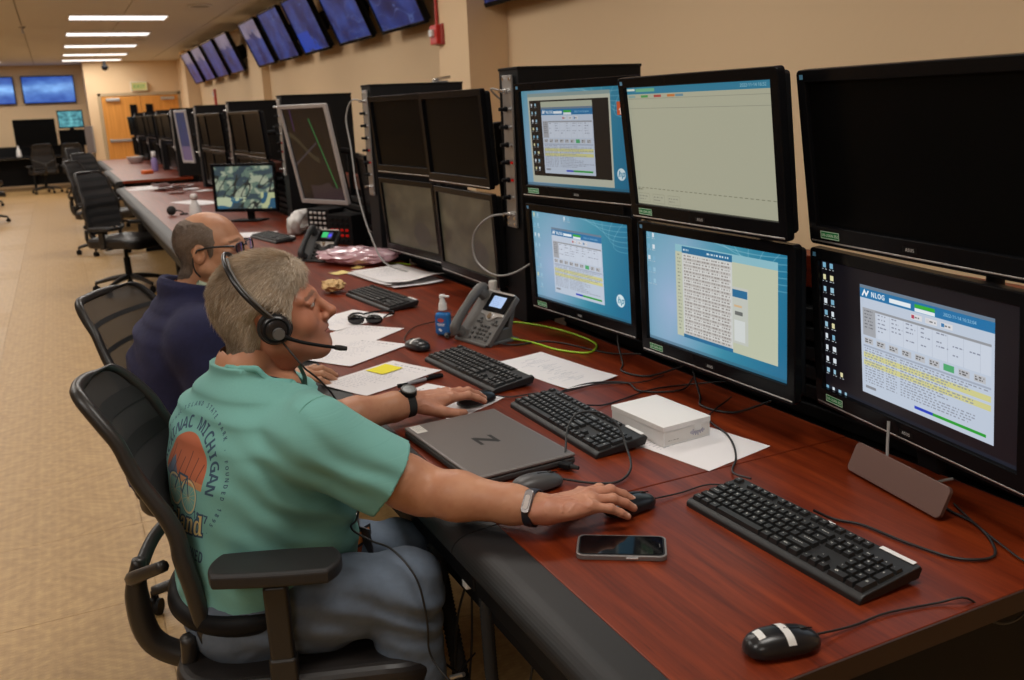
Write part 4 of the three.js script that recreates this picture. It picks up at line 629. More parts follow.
// ---------------------------------------------------------------- small clutter by the second man
{
  const t = thing('sunglasses', 'dark sunglasses with a black strap on the loose sheets', 'sunglasses', [0.895, DY + 0.002, -3.10], 0.95);
  for (const s of [-1, 1]) { part('lens', at(new THREE.SphereGeometry(0.034, 20, 14), [0, 0.018, s * 0.034], [0, 0, 0], [0.32, 0.55, 0.92]), phys(lin(0.01, 0.011, 0.012), 0.08), t); part('temple', tube([[0.01, 0.024, s * 0.066], [0.06, 0.024, s * 0.07], [0.11, 0.016, s * 0.06], [0.135, 0.006, s * 0.05]], 0.0032, 24, 6), M.black, t); }
  part('bridge', tube([[-0.004, 0.022, -0.012], [-0.008, 0.027, 0], [-0.004, 0.022, 0.012]], 0.003, 12, 6), M.black, t);
  part('strap', tube([[0.13, 0.008, -0.05], [0.19, 0.004, -0.02], [0.2, 0.004, 0.03], [0.15, 0.006, 0.06], [0.13, 0.008, 0.05]], 0.0035, 30, 6), M.black, t);
}
function crumple(r, seed, amp, det = 4) { const g = mergeVertices(new THREE.IcosahedronGeometry(r, det)), p = g.attributes.position; for (let i = 0; i < p.count; i++) { const v = V(p.getX(i), p.getY(i), p.getZ(i)), u = v.clone().normalize(); let n = Math.abs(noise.noise(u.x * 2.6 + seed, u.y * 2.6, u.z * 2.6)) * 1.5 + Math.abs(noise.noise(u.x * 6 + seed, u.y * 6, u.z * 6)) * 0.6; v.multiplyScalar(1 - amp + amp * 2.1 * n); p.setXYZ(i, v.x, v.y, v.z); } g.deleteAttribute('normal'); return toCreasedNormals(g.toNonIndexed(), 0.6); }
{
  const dropTo = (m) => { m.geometry.computeBoundingBox(); m.position.y = DY - m.geometry.boundingBox.min.y; return m; };
  const a = at(crumple(0.058, 3, 0.20), [0, 0, 0], null, [0.8, 0.42, 1.05]);
  dropTo(solo('crumpled_napkin', a, std(lin(0.55, 0.36, 0.16), 0.8), 'crumpled tan paper wrapper on the desk between the two men', 'wrapper', [0.96, 0, -3.76]));
  const bg = at(crumple(0.5, 9, 0.11, 5), [0, 0, 0], null, [0.20, 0.085, 0.46]);
  dropTo(solo('plastic_bag', bg, phys(lin(0.72, 0.46, 0.52), 0.14, { transmission: 0.25, thickness: 0, clearcoat: 0.6 }), 'shiny pink plastic bag lying in front of the second rack', 'bag', [1.262, 0, -4.40], [0, 0.75, 0]));
  const k = thing('face_shield', 'white folded plastic face mask below the landscape screen', 'mask', [1.30, DY, -5.80], 0.5); k.scale.set(1, 0.78, 1.1);
  const torus = new THREE.TorusGeometry(0.075, 0.03, 12, 26); { const p = torus.attributes.position; for (let i = 0; i < p.count; i++) { const n = 1 + 0.25 * noise.noise(p.getX(i) * 30, p.getY(i) * 30, p.getZ(i) * 30); p.setXYZ(i, p.getX(i) * 1.1 * n, p.getY(i) * n, p.getZ(i) * 1.4 * n); } torus.computeVertexNormals(); }
  part('shell', at(torus, [0, 0.092, 0], [0.25, 0.4, 0.2]), std(lin(0.66, 0.64, 0.62), 0.55), k); part('strap', at(new THREE.TorusGeometry(0.055, 0.008, 8, 24), [0.03, 0.07, 0.04], [1.2, 0.3, 0]), M.white, k);
  for (const [x, y, z, label, led] of [[1.43, DY, -5.60, 'black box with rows of white buttons beside the white mask', false], [1.44, DY, -5.16, 'black box with red lit buttons under the silver-framed monitor', true]]) {
    const b = thing('button_box', label, 'control box', [x, y, z], -1.1);
    part('body', at(rb(0.20, 0.17, 0.14, 0.006), [0, 0.085, 0]), M.black, b);
    for (let r = 0; r < 5; r++) for (let c = 0; c < 4; c++) part('button', rb(0.02, 0.014, 0.01, 0.003), led ? (r > 1 && r < 4 ? ledRed : M.blackRough) : (r === 4 && c > 1 ? ledRed : M.white), b, [-0.06 + c * 0.04, 0.145 - r * 0.03, 0.073]);
  }
  for (const [x, z, l] of [[0.80, -10.85, 'white folder at the far end of the first desk row'], [0.86, -11.15, 'white sheet next to the folder at the end of the first desk row']]) paper(l, x, z, 0.3, 0.3, 20, 2);
  const p = thing('paper_pile', 'untidy pile of small papers and wires on the far desk', 'papers', [1.12, DY, -10.4]);
  for (let i = 0; i < 9; i++) part('sheet', sheetGeo(0.16, 0.2, 0.005, 1 + i * 0.3), M.sheet[i % 3], p, [rr(-0.2, 0.2), i * 0.004, rr(-0.5, 0.5)], [0, rr(-1, 1), 0]);
}
// ---------------------------------------------------------------- loose cables
const wire = (name, label, pts, r, mat) => solo(name, tube(pts, r, 120, 7), mat, label, 'cable');
wire('network_cable', 'lime green network cable looping out from the grey phone', [[1.27, 0.75, -2.74], [1.33, 0.744, -2.82], [1.39, 0.744, -2.72], [1.43, 0.744, -2.52], [1.415, 0.744, -2.38], [1.35, 0.744, -2.32], [1.295, 0.744, -2.39], [1.265, 0.744, -2.53], [1.22, 0.75, -2.60]], 0.0034, M.green);
wire('network_cable', 'lime green network cable behind the pink plastic bag', [[1.2, 0.744, -4.55], [1.29, 0.744, -4.42], [1.37, 0.744, -4.34], [1.43, 0.744, -4.27], [1.46, 0.744, -4.2]], 0.0036, M.green);
wire('black_cable', 'black cable looping on the desk behind the nearest keyboard', [[1.11, 0.762, -1.13], [1.14, 0.745, -1.115], [1.166, 0.744, -1.075], [1.18, 0.744, -0.983], [1.207, 0.744, -0.905], [1.255, 0.744, -0.885], [1.298, 0.744, -0.919], [1.334, 0.744, -0.983], [1.345, 0.744, -1.05], [1.42, 0.75, -1.14]], 0.0024, M.cable);
wire('black_cable', 'black cable rising from the back corner of the nearest keyboard', [[1.112, 0.76, -1.30], [1.121, 0.748, -1.363], [1.18, 0.744, -1.427], [1.225, 0.744, -1.49], [1.255, 0.744, -1.55], [1.29, 0.744, -1.66], [1.42, 0.75, -1.74]], 0.0022, M.cable);
wire('black_cable', 'black cable from the middle keyboard to the console back', [[1.07, 0.756, -1.98], [1.10, 0.744, -2.03], [1.20, 0.744, -2.05], [1.28, 0.744, -2.0], [1.27, 0.744, -1.92], [1.36, 0.744, -1.87], [1.45, 0.75, -1.93]], 0.0024, M.cable);
wire('black_cable', 'thin black cable behind the white carton box', [[1.076, 0.758, -1.86], [1.13, 0.744, -1.875], [1.204, 0.744, -1.89], [1.304, 0.744, -1.915], [1.40, 0.744, -1.90], [1.45, 0.77, -1.80]], 0.002, M.cable);
wire('black_cable', 'black cable from the grey phone to the lit monitors', [[1.16, 0.75, -2.555], [1.21, 0.744, -2.53], [1.299, 0.744, -2.52], [1.339, 0.744, -2.47], [1.40, 0.744, -2.28], [1.46, 0.75, -2.2]], 0.0024, M.cable);
wire('grey_cable', 'grey cable looping from the top knob of the nearest rack', [[1.352, 1.52, -2.845], [1.335, 1.53, -2.90], [1.36, 1.515, -2.935], [1.42, 1.46, -2.94], [1.45, 1.36, -2.935]], 0.0032, M.greyCable);
wire('grey_cable', 'grey cable looping from the bottom knob of the nearest rack', [[1.352, 1.114, -2.845], [1.30, 1.11, -2.87], [1.27, 1.04, -2.96], [1.27, 0.96, -2.96], [1.285, 0.915, -2.86], [1.31, 0.93, -2.74], [1.40, 1.0, -2.66]], 0.0034, M.greyCable);
wire('grey_cable', 'long grey cable hanging from the top of the second rack', [[1.352, 1.52, -4.424], [1.32, 1.525, -4.49], [1.30, 1.45, -4.54], [1.30, 1.30, -4.50], [1.29, 1.1, -4.42], [1.28, 0.9, -4.22], [1.29, 0.79, -4.06], [1.36, 0.755, -3.95]], 0.004, M.greyCable);
wire('black_cable', 'thick black hose behind the top of the second rack', [[1.72, 1.50, -4.62], [1.66, 1.42, -4.66], [1.60, 1.25, -4.66], [1.58, 1.0, -4.66]], 0.02, M.rubber);
for (const [z, dy, label] of [[-1.86, 0.02, 'black cable hanging below the left end of the table monitor'], [-2.22, 0, 'black cable hanging below the blue log monitor']])
  wire('black_cable', label, [[1.40, 0.86 + dy, z], [1.38, 0.80, z + 0.02], [1.37, 0.746, z + 0.06], [1.33, 0.744, z + 0.12], [1.36, 0.744, z + 0.2], [1.46, 0.76, z + 0.22]], 0.0028, M.cable);
wire('grey_cable', 'pale grey cable dropping behind the grey monitor foot plate', [[1.36, 0.86, -1.20], [1.345, 0.80, -1.185], [1.335, 0.76, -1.17], [1.36, 0.744, -1.15], [1.45, 0.75, -1.12]], 0.003, M.greyCable);
// under the desk edge: ribbed hoses and power leads
function hose(pts, r, label) { const c = curve(pts), L = c.getLength(), n = Math.round(L / 0.004), list = []; const rad = []; for (let i = 0; i <= n; i++) rad.push(r * (i % 2 ? 0.86 : 1.03)); return solo('ribbed_hose', taper(pts, rad, n, 12), M.rubber, label, 'hose'); }
hose([[0.583, 0.61, -1.645], [0.583, 0.50, -1.60], [0.585, 0.34, -1.54], [0.60, 0.16, -1.50], [0.62, 0.012, -1.48]], 0.017, 'thick ribbed black hose hanging beside the right knee');
hose([[0.600, 0.60, -1.432], [0.600, 0.42, -1.421], [0.61, 0.2, -1.41], [0.63, 0.012, -1.40]], 0.013, 'thinner ribbed black hose hanging under the desk edge');
{
  const t = thing('power_strip', 'small white plugs and clamp under the desk edge', 'plug', [0.612, 0.600, -1.455]);
  part('clamp', rb(0.04, 0.05, 0.05, 0.004), M.black, t, [0.01, 0.02, 0]); part('plug', rb(0.03, 0.024, 0.02, 0.004), M.white, t, [-0.02, 0.0, -0.025]); part('plug', rb(0.02, 0.03, 0.02, 0.004), std(lin(0.45, 0.38, 0.28), 0.6), t, [0.0, 0.0, 0.03]); part('bracket', rb(0.01, 0.06, 0.045, 0.002), std(lin(0.4, 0.33, 0.24), 0.6), t, [0.03, 0.01, 0.08]);
  wire('black_cable', 'thin black lead in a narrow loop beside the thinner hose', [[0.60, 0.61, -1.50], [0.58, 0.5, -1.53], [0.575, 0.36, -1.54], [0.59, 0.33, -1.535], [0.60, 0.4, -1.525], [0.605, 0.6, -1.505]], 0.0025, M.cable);
  wire('black_cable', 'thin black lead sagging between the hose and the cable tray', [[0.50, 0.46, -1.58], [0.55, 0.40, -1.54], [0.60, 0.38, -1.45], [0.64, 0.42, -1.36], [0.65, 0.53, -1.33]], 0.0025, M.cable);
}
// ---------------------------------------------------------------- bodies: distance fields meshed on a grid
const smin = (a, b, k) => { const h = Math.max(k - Math.abs(a - b), 0) / k; return Math.min(a, b) - h * h * k * 0.25; };
const smax = (a, b, k) => -smin(-a, -b, k);
const cone = (x, y, z, a, b, ra, rb2) => { const bx_ = b[0] - a[0], by = b[1] - a[1], bz = b[2] - a[2], px = x - a[0], py = y - a[1], pz = z - a[2]; let t = (px * bx_ + py * by + pz * bz) / (bx_ * bx_ + by * by + bz * bz); t = t < 0 ? 0 : t > 1 ? 1 : t; return Math.hypot(px - bx_ * t, py - by * t, pz - bz * t) - (ra + (rb2 - ra) * t); };
const ell = (x, y, z, a, b, c) => { const k0 = Math.hypot(x / a, y / b, z / c), k1 = Math.hypot(x / (a * a), y / (b * b), z / (c * c)); return k0 < 1e-6 ? -Math.min(a, b, c) : k0 * (k0 - 1) / k1; };
function surfaceNet(f, lo, hi, cell) {
  const n = [0, 1, 2].map((i) => Math.max(2, Math.ceil((hi[i] - lo[i]) / cell) + 1)), [nx, ny, nz] = n, F = new Float32Array(nx * ny * nz), id = new Int32Array(nx * ny * nz).fill(-1), pos = [], idx = [];
  const I = (i, j, k) => (k * ny + j) * nx + i;
  for (let k = 0; k < nz; k++) for (let j = 0; j < ny; j++) for (let i = 0; i < nx; i++) F[I(i, j, k)] = f(lo[0] + i * cell, lo[1] + j * cell, lo[2] + k * cell);
  const E = [[0, 1], [2, 3], [4, 5], [6, 7], [0, 2], [1, 3], [4, 6], [5, 7], [0, 4], [1, 5], [2, 6], [3, 7]];
  for (let k = 0; k < nz - 1; k++) for (let j = 0; j < ny - 1; j++) for (let i = 0; i < nx - 1; i++) {
    const v = [F[I(i, j, k)], F[I(i + 1, j, k)], F[I(i, j + 1, k)], F[I(i + 1, j + 1, k)], F[I(i, j, k + 1)], F[I(i + 1, j, k + 1)], F[I(i, j + 1, k + 1)], F[I(i + 1, j + 1, k + 1)]];
    let neg = 0; for (const q of v) if (q < 0) neg++; if (neg === 0 || neg === 8) continue;
    let sx = 0, sy = 0, sz = 0, c = 0; for (const [a, b] of E) { if ((v[a] < 0) === (v[b] < 0)) continue; const t = v[a] / (v[a] - v[b]); sx += (a & 1) + ((b & 1) - (a & 1)) * t; sy += ((a >> 1) & 1) + (((b >> 1) & 1) - ((a >> 1) & 1)) * t; sz += (a >> 2) + ((b >> 2) - (a >> 2)) * t; c++; }
    id[I(i, j, k)] = pos.length / 3; pos.push(lo[0] + (i + sx / c) * cell, lo[1] + (j + sy / c) * cell, lo[2] + (k + sz / c) * cell);
  }
  const quad = (a, b, c, d, flip) => { if (a < 0 || b < 0 || c < 0 || d < 0) return; if (flip) idx.push(a, c, b, a, d, c); else idx.push(a, b, c, a, c, d); };
  for (let k = 1; k < nz - 1; k++) for (let j = 1; j < ny - 1; j++) for (let i = 1; i < nx - 1; i++) {
    const s = F[I(i, j, k)] < 0;
    if (s !== F[I(i + 1, j, k)] < 0) quad(id[I(i, j - 1, k - 1)], id[I(i, j, k - 1)], id[I(i, j, k)], id[I(i, j - 1, k)], !s);
    if (s !== F[I(i, j + 1, k)] < 0) quad(id[I(i - 1, j, k - 1)], id[I(i - 1, j, k)], id[I(i, j, k)], id[I(i, j, k - 1)], !s);
    if (s !== F[I(i, j, k + 1)] < 0) quad(id[I(i - 1, j - 1, k)], id[I(i, j - 1, k)], id[I(i, j, k)], id[I(i - 1, j, k)], !s);
  }
  const N = new Float32Array(pos.length), e = cell * 0.6;
  for (let i = 0; i < pos.length; i += 3) { const x = pos[i], y = pos[i + 1], z = pos[i + 2]; const a = f(x + e, y, z) - f(x - e, y, z), b = f(x, y + e, z) - f(x, y - e, z), c = f(x, y, z + e) - f(x, y, z - e), l = Math.hypot(a, b, c) || 1; N[i] = a / l; N[i + 1] = b / l; N[i + 2] = c / l; }
  const g = new THREE.BufferGeometry(); g.setAttribute('position', new THREE.Float32BufferAttribute(pos, 3)); g.setAttribute('normal', new THREE.BufferAttribute(N, 3)); g.setIndex(idx); return g;
}
function paint(g, fn) { const p = g.attributes.position, c = new Float32Array(p.count * 3); for (let i = 0; i < p.count; i++) { const q = fn(p.getX(i), p.getY(i), p.getZ(i), i); c[3 * i] = q[0]; c[3 * i + 1] = q[1]; c[3 * i + 2] = q[2]; } g.setAttribute('color', new THREE.BufferAttribute(c, 3)); return g; }
function joinColored(list) { return mergeGeometries(list.map((g) => { const q = g.index ? g.toNonIndexed() : g; for (const k of Object.keys(q.attributes)) if (!['position', 'normal', 'color'].includes(k)) q.deleteAttribute(k); return q; })); }
const polySD = (poly) => (x, y) => { let d = 1e9, inside = false; for (let i = 0, j = poly.length - 1; i < poly.length; j = i++) { const [ax, ay] = poly[i], [bx_, by] = poly[j], ex = bx_ - ax, ey = by - ay, wx = x - ax, wy = y - ay, t = Math.max(0, Math.min(1, (wx * ex + wy * ey) / (ex * ex + ey * ey))); d = Math.min(d, Math.hypot(wx - ex * t, wy - ey * t)); if ((ay > y) !== (by > y) && x < (bx_ - ax) * (y - ay) / (by - ay) + ax) inside = !inside; } return inside ? d : -d; };

// head in its own frame: x forward, y up, z to the person's right, origin between the ears
const skull = (x, y, z) => { const c = ell(x + 0.014, y - 0.040, z, 0.101, 0.098, 0.078), f = ell(x - 0.038, y + 0.030, z, 0.058, 0.088, 0.061); return smin(c, f, 0.035); };
function headField(o) {
  return (x, y, z) => {
    const a = Math.abs(z); let d = skull(x, y, z);
    d = smin(d, cone(x, y, a, [0.0, -0.052, 0.054], [0.070, -0.100, 0.020], 0.021, 0.018), 0.03);
    d = smin(d, cone(x, y, z, [0.078, -0.097, -0.006], [0.078, -0.097, 0.006], 0.021, 0.021), 0.022);
    d = smin(d, ell(x - 0.060, y + 0.024, a - 0.040, 0.026, 0.026, 0.022), 0.022);
    d = smin(d, ell(x - 0.074, y + 0.056, z, 0.028, 0.032, 0.034), 0.018);
    d = smin(d, cone(x, y, a, [0.090, 0.030, 0.006], [0.070, 0.030, 0.048], 0.0115, 0.010), 0.014);
    d = smax(d, -ell(x - 0.101, y - 0.012, a - 0.033, 0.017, 0.014, 0.018), 0.013);
    d = smin(d, Math.hypot(x - 0.0815, y - 0.012, a - 0.032) - 0.0135, 0.003);
    d = smin(d, cone(x, y, a, [0.0925, 0.0205, 0.018], [0.083, 0.019, 0.047], 0.0052, 0.0048), 0.006);
    d = smin(d, cone(x, y, z, [0.093, 0.020, 0], [0.1195, -0.022, 0], 0.008, 0.0118), 0.012);
    d = smin(d, cone(x, y, z, [0.1195, -0.023, 0], [0.100, -0.036, 0], 0.0108, 0.010), 0.008);
    d = smin(d, Math.hypot(x - 0.104, y + 0.030, a - 0.0125) - 0.0085, 0.006);
    d = smin(d, cone(x, y, a, [0.0985, -0.055, 0], [0.086, -0.0585, 0.022], 0.0062, 0.004), 0.007);
    d = smin(d, cone(x, y, a, [0.0955, -0.0675, 0], [0.085, -0.0635, 0.021], 0.0072, 0.004), 0.007);
    d = smax(d, -cone(x, y, a, [0.106, -0.0612, 0], [0.091, -0.0608, 0.024], 0.0022, 0.0016), 0.004);
    // ear
    const er = 0.22, ex = (x + 0.008) * Math.cos(er) - (y - 0.002) * Math.sin(er), ey = (x + 0.008) * Math.sin(er) + (y - 0.002) * Math.cos(er), flare = a - 0.0775 - Math.max(0, -ex) * 0.35;
    let ear = ell(ex, ey, flare, 0.0195, 0.033, 0.0085); ear = smax(ear, -ell(ex - 0.003, ey - 0.004, flare - 0.0105, 0.012, 0.022, 0.0095), 0.004); d = smin(d, ear, 0.008);
    const nk = o.neck; d = smin(d, cone(x, y, z, [-0.028, -0.04, 0], nk, 0.060, 0.064), 0.03); d = smin(d, cone(x, y, z, [0.036, -0.084, 0], [nk[0] + 0.03, nk[1] + 0.02, 0], 0.034 * (o.jowl || 1), 0.045), 0.03);
    return d;
  };
}
function faceColor(o) {   // pigment of skin, lips, eyes, brows
  return (x, y, z) => {
    const a = Math.abs(z), n = noise.noise(x * 70, y * 70, z * 70), m = noise.noise(x * 22 + 5, y * 22, z * 22), s = o.skin; let c = [s[0] * (1 + m * 0.12 + n * 0.05), s[1] * (1 + m * 0.2 + n * 0.08), s[2] * (1 + m * 0.22 + n * 0.08)];
    const e = Math.hypot(x - 0.0815, y - 0.012, a - 0.032);
    if (e < 0.0142 && x > 0.0875 && y < 0.0160 && y > 0.0085) { c = [0.42, 0.36, 0.33]; const iy = y - 0.012, iz = a - 0.032 - (o.gaze || 0); if (Math.hypot(iy, iz) < 0.0058) c = [0.03, 0.035, 0.04]; if (Math.hypot(iy, iz) < 0.0026) c = [0.004, 0.004, 0.004]; }
    if (x > 0.083 && a < 0.022 && y < -0.0535 && y > -0.0735 && x > 0.088 - 0.0) { const l = Math.abs(y + 0.0635); if (l < 0.0095 - a * 0.25) c = [s[0] * 0.82, s[1] * 0.62, s[2] * 0.66]; }
    const bh = y - 0.034 - 0.004 * Math.cos(a * 60); if (x > 0.06 && a > 0.012 && a < 0.052 && Math.abs(bh) < 0.0048 + n * 0.002) c = c.map((q, i) => q * 0.45 + o.brow[i] * 0.55);
    if (o.stubble && y < -0.045 && x > 0.02) { const k = 0.10 + 0.12 * Math.max(0, noise.noise(x * 420, y * 420, z * 420)); c = c.map((q) => q * (1 - k) + 0.17 * k); }
    return c;
  };
}
// hand in its own frame: x to the fingertips, y out of the back of the hand, z to the person's right; s = -1 thumb on the left, +1 on the right
function handField(s, o = {}) {
  const F = [[[0.088, 0.004, -0.027], [0.128, 0.005, -0.033], [0.152, -0.006, -0.034], [0.171, -0.018, -0.033]], [[0.094, 0.007, -0.007], [0.138, 0.007, -0.009], [0.164, -0.006, -0.009], [0.183, -0.020, -0.008]], [[0.089, 0.004, 0.013], [0.128, 0.000, 0.018], [0.152, -0.012, 0.020], [0.168, -0.024, 0.020]], [[0.079, -0.002, 0.031], [0.110, -0.008, 0.041], [0.128, -0.018, 0.045], [0.141, -0.027, 0.046]]];
  const RD = [[0.0108, 0.0096, 0.0089, 0.0078], [0.0110, 0.0098, 0.009, 0.008], [0.0104, 0.0092, 0.0085, 0.0075], [0.0092, 0.008, 0.0075, 0.0066]];
  const T = [[0.018, -0.010, -0.026], [0.052, -0.018, -0.053], [0.082, -0.024, -0.062], [0.104, -0.027, -0.058]], TR = [0.018, 0.0135, 0.0112, 0.0088];
  return (x, y, z0) => {
    const z = s < 0 ? z0 : -z0; let d = smin(ell(x + 0.004, y, z, 0.034, 0.0205, 0.0285), ell(x - 0.045, y + 0.006, z - 0.002, 0.052, 0.017, 0.038), 0.02);
    for (let i = 0; i < 4; i++) d = smin(d, cone(x, y, z, [0.006, -0.002, (i - 1.5) * 0.009], F[i][0], 0.016, RD[i][0] * 1.10), 0.014);
    for (let i = 0; i < 4; i++) { let f = 1e9; for (let j = 0; j < 3; j++) f = smin(f, cone(x, y, z, F[i][j], F[i][j + 1], RD[i][j], RD[i][j + 1]), 0.003); f = smin(f, Math.hypot(x - F[i][1][0], y - F[i][1][1] - 0.001, z - F[i][1][2]) - RD[i][1] * 1.05, 0.004); d = smin(d, f, 0.006); d = smin(d, Math.hypot(x - F[i][0][0] + 0.002, y - F[i][0][1] - 0.003, z - F[i][0][2]) - RD[i][0] * 0.98, 0.006); }
    let th = 1e9; for (let j = 0; j < 3; j++) th = smin(th, cone(x, y, z, T[j], T[j + 1], TR[j], TR[j + 1]), 0.004); d = smin(d, th, 0.012);
    if (x < 0.09 && y > 0) { const vein = Math.abs(noise.noise(x * 26 + 3, z * 55, 2)); d -= Math.max(0, 0.10 - vein) * 0.010; }
    d = smin(d, cone(x, y, z, [0, 0, 0], o.arm || [-0.06, 0.004, 0], 0.0245, 0.028), 0.012);
    return d;
  };
}
const handColor = (s, skin) => (x, y, z0) => { const z = s < 0 ? z0 : -z0; const n = noise.noise(x * 120, y * 120, z * 120), m = noise.noise(x * 30, y * 30, z * 30 + 4); let c = [skin[0] * (1 + m * 0.1 + n * 0.06), skin[1] * (1 + m * 0.2 + n * 0.10), skin[2] * (1 + m * 0.2 + n * 0.1)]; for (const [tx, ty, tz] of [[0.172, -0.012, -0.033], [0.184, -0.014, -0.008], [0.169, -0.018, 0.020], [0.142, -0.022, 0.046]]) if (Math.hypot(x - tx, (y - ty) * 1.4, z - tz) < 0.0062 && y > ty - 0.001) c = [0.62, 0.40, 0.31]; return c; };
function frameOf(o, fwd, up) { const X = V(...fwd).normalize(), Y0 = V(...up), Z = X.clone().cross(Y0).normalize(), Y = Z.clone().cross(X).normalize(); return new THREE.Matrix4().makeBasis(X, Y, Z).setPosition(V(...o)); }
// torso as stacked sections: [height, forward centre, half depth, half width]; the trunk may twist with height
function torsoField(c) {
  const rows = c.rows, at2 = (y) => { let i = 0; while (i < rows.length - 2 && y > rows[i + 1][0]) i++; let t = (y - rows[i][0]) / (rows[i + 1][0] - rows[i][0]); t = Math.max(0, Math.min(1, t)); t = t * t * (3 - 2 * t); return rows[i].map((q, k) => q + (rows[i + 1][k] - q) * t); };
  const top = rows[rows.length - 1][0], bot = rows[0][0];
  const f = (x, y, z, grow = 0) => { const r = at2(y), l = f.local(x, y, z), a = r[2] + grow, b = r[3] + grow, n = 2.5, q = Math.pow(Math.pow(Math.abs((l[0] - r[1]) / a), n) + Math.pow(Math.abs(l[1] / b), n), 1 / n); let d = (q - 1) * Math.min(a, b) * 0.92; return Math.max(d, y - top - grow, bot - grow - y); };
  f.local = (x, y, z) => { const t = Math.max(0, Math.min(1, (y - bot) / (top - bot))), w = c.yaw[0] + (c.yaw[1] - c.yaw[0]) * t, cx = c.base[0] + (c.tip[0] - c.base[0]) * t, cz = c.base[1] + (c.tip[1] - c.base[1]) * t, dx = x - cx, dz = z - cz, C = Math.cos(w), S = Math.sin(w); return [dx * C - dz * S, dx * S + dz * C]; };   // forward, right
  f.row = at2; return f;
}
function limb(x, y, z, pts, rad) { let d = 1e9; for (let i = 0; i < pts.length - 1; i++) d = smin(d, cone(x, y, z, pts[i], pts[i + 1], rad[i], rad[i + 1]), 0.02); return d; }
const lerp3 = (a, b, t) => a.map((q, i) => q + (b[i] - q) * t);

function strands(field, inside, lo, hi, count, len, flow, colors, thick = 0.0007, seed = 7) {   // short hairs rooted on the scalp shell
  const pos = [], nor = [], col = []; seedState = seed; let made = 0, tries = 0; const e = 0.002;
  while (made < count && tries < count * 60) {
    tries++; let x = rr(lo[0], hi[0]), y = rr(lo[1], hi[1]), z = rr(lo[2], hi[2]);
    for (let k = 0; k < 6; k++) { const d = field(x, y, z), a = field(x + e, y, z) - field(x - e, y, z), b = field(x, y + e, z) - field(x, y - e, z), c = field(x, y, z + e) - field(x, y, z - e), l = Math.hypot(a, b, c) || 1; x -= a / l * d; y -= b / l * d; z -= c / l * d; }
    if (inside(x, y, z) < 0 || Math.abs(field(x, y, z)) > 0.003) continue;
    const a = field(x + e, y, z) - field(x - e, y, z), b = field(x, y + e, z) - field(x, y - e, z), c = field(x, y, z + e) - field(x, y, z - e), n = V(a, b, c).normalize();
    const fl = flow(x, y, z), t = V(...fl); t.addScaledVector(n, -t.dot(n)).normalize(); t.add(V(rr(-0.26, 0.26), rr(-0.26, 0.26), rr(-0.26, 0.26)));
    const L = len * rr(0.6, 1.25), p0 = V(x, y, z).addScaledVector(n, -0.002), p1 = p0.clone().addScaledVector(n, L * 0.20 + 0.002).addScaledVector(t, L * 0.5), p2 = p0.clone().addScaledVector(n, L * 0.26 + 0.002).addScaledVector(t, L);
    const side = t.clone().cross(n).normalize().multiplyScalar(thick * rr(0.7, 1.4)), s2 = n.clone().multiplyScalar(thick); const cc = colors[Math.floor(rnd() * colors.length)], v = rr(0.8, 1.2) * (1 + 0.28 * noise.noise(x * 24 + 3, y * 28, z * 28));
    const ring = (p, k) => [p.clone().addScaledVector(side, k), p.clone().addScaledVector(side, -k * 0.5).addScaledVector(s2, k * 0.9), p.clone().addScaledVector(side, -k * 0.5).addScaledVector(s2, -k * 0.9)]; const A = ring(p0, 1), B = ring(p1, 0.85);
    const mid = p0.clone().add(p1).add(p2).multiplyScalar(1 / 3), ax = p2.clone().sub(p0).normalize(); const tri = (u, w, q) => { const f = w.clone().sub(u).cross(q.clone().sub(u)).normalize(), c0 = u.clone().add(w).add(q).multiplyScalar(1 / 3).sub(p1); c0.addScaledVector(ax, -c0.dot(ax)); const fl = f.dot(c0) < 0; if (fl) f.negate(); for (const m of fl ? [u, q, w] : [u, w, q]) { pos.push(m.x, m.y, m.z); nor.push(f.x, f.y, f.z); col.push(cc[0] * v, cc[1] * v, cc[2] * v); } };
    for (let k = 0; k < 3; k++) { const m = (k + 1) % 3; tri(A[k], A[m], B[k]); tri(A[m], B[m], B[k]); tri(B[k], B[m], p2); } made++;
  }
  const g = new THREE.BufferGeometry(); g.setAttribute('position', new THREE.Float32BufferAttribute(pos, 3)); g.setAttribute('normal', new THREE.Float32BufferAttribute(nor, 3)); g.setAttribute('color', new THREE.Float32BufferAttribute(col, 3)); return g;
}
const skinMat = phys(lin(1, 1, 1), 0.46, { vertexColors: true, sheen: 0.25, sheenColor: lin(0.6, 0.3, 0.2), sheenRoughness: 0.5, specularIntensity: 0.7 });
const hairMat = std(lin(1, 1, 1), 0.55, 0, { vertexColors: true });
function shift(g, b) { g.translate(-b[0], -b[1], -b[2]); return g; }

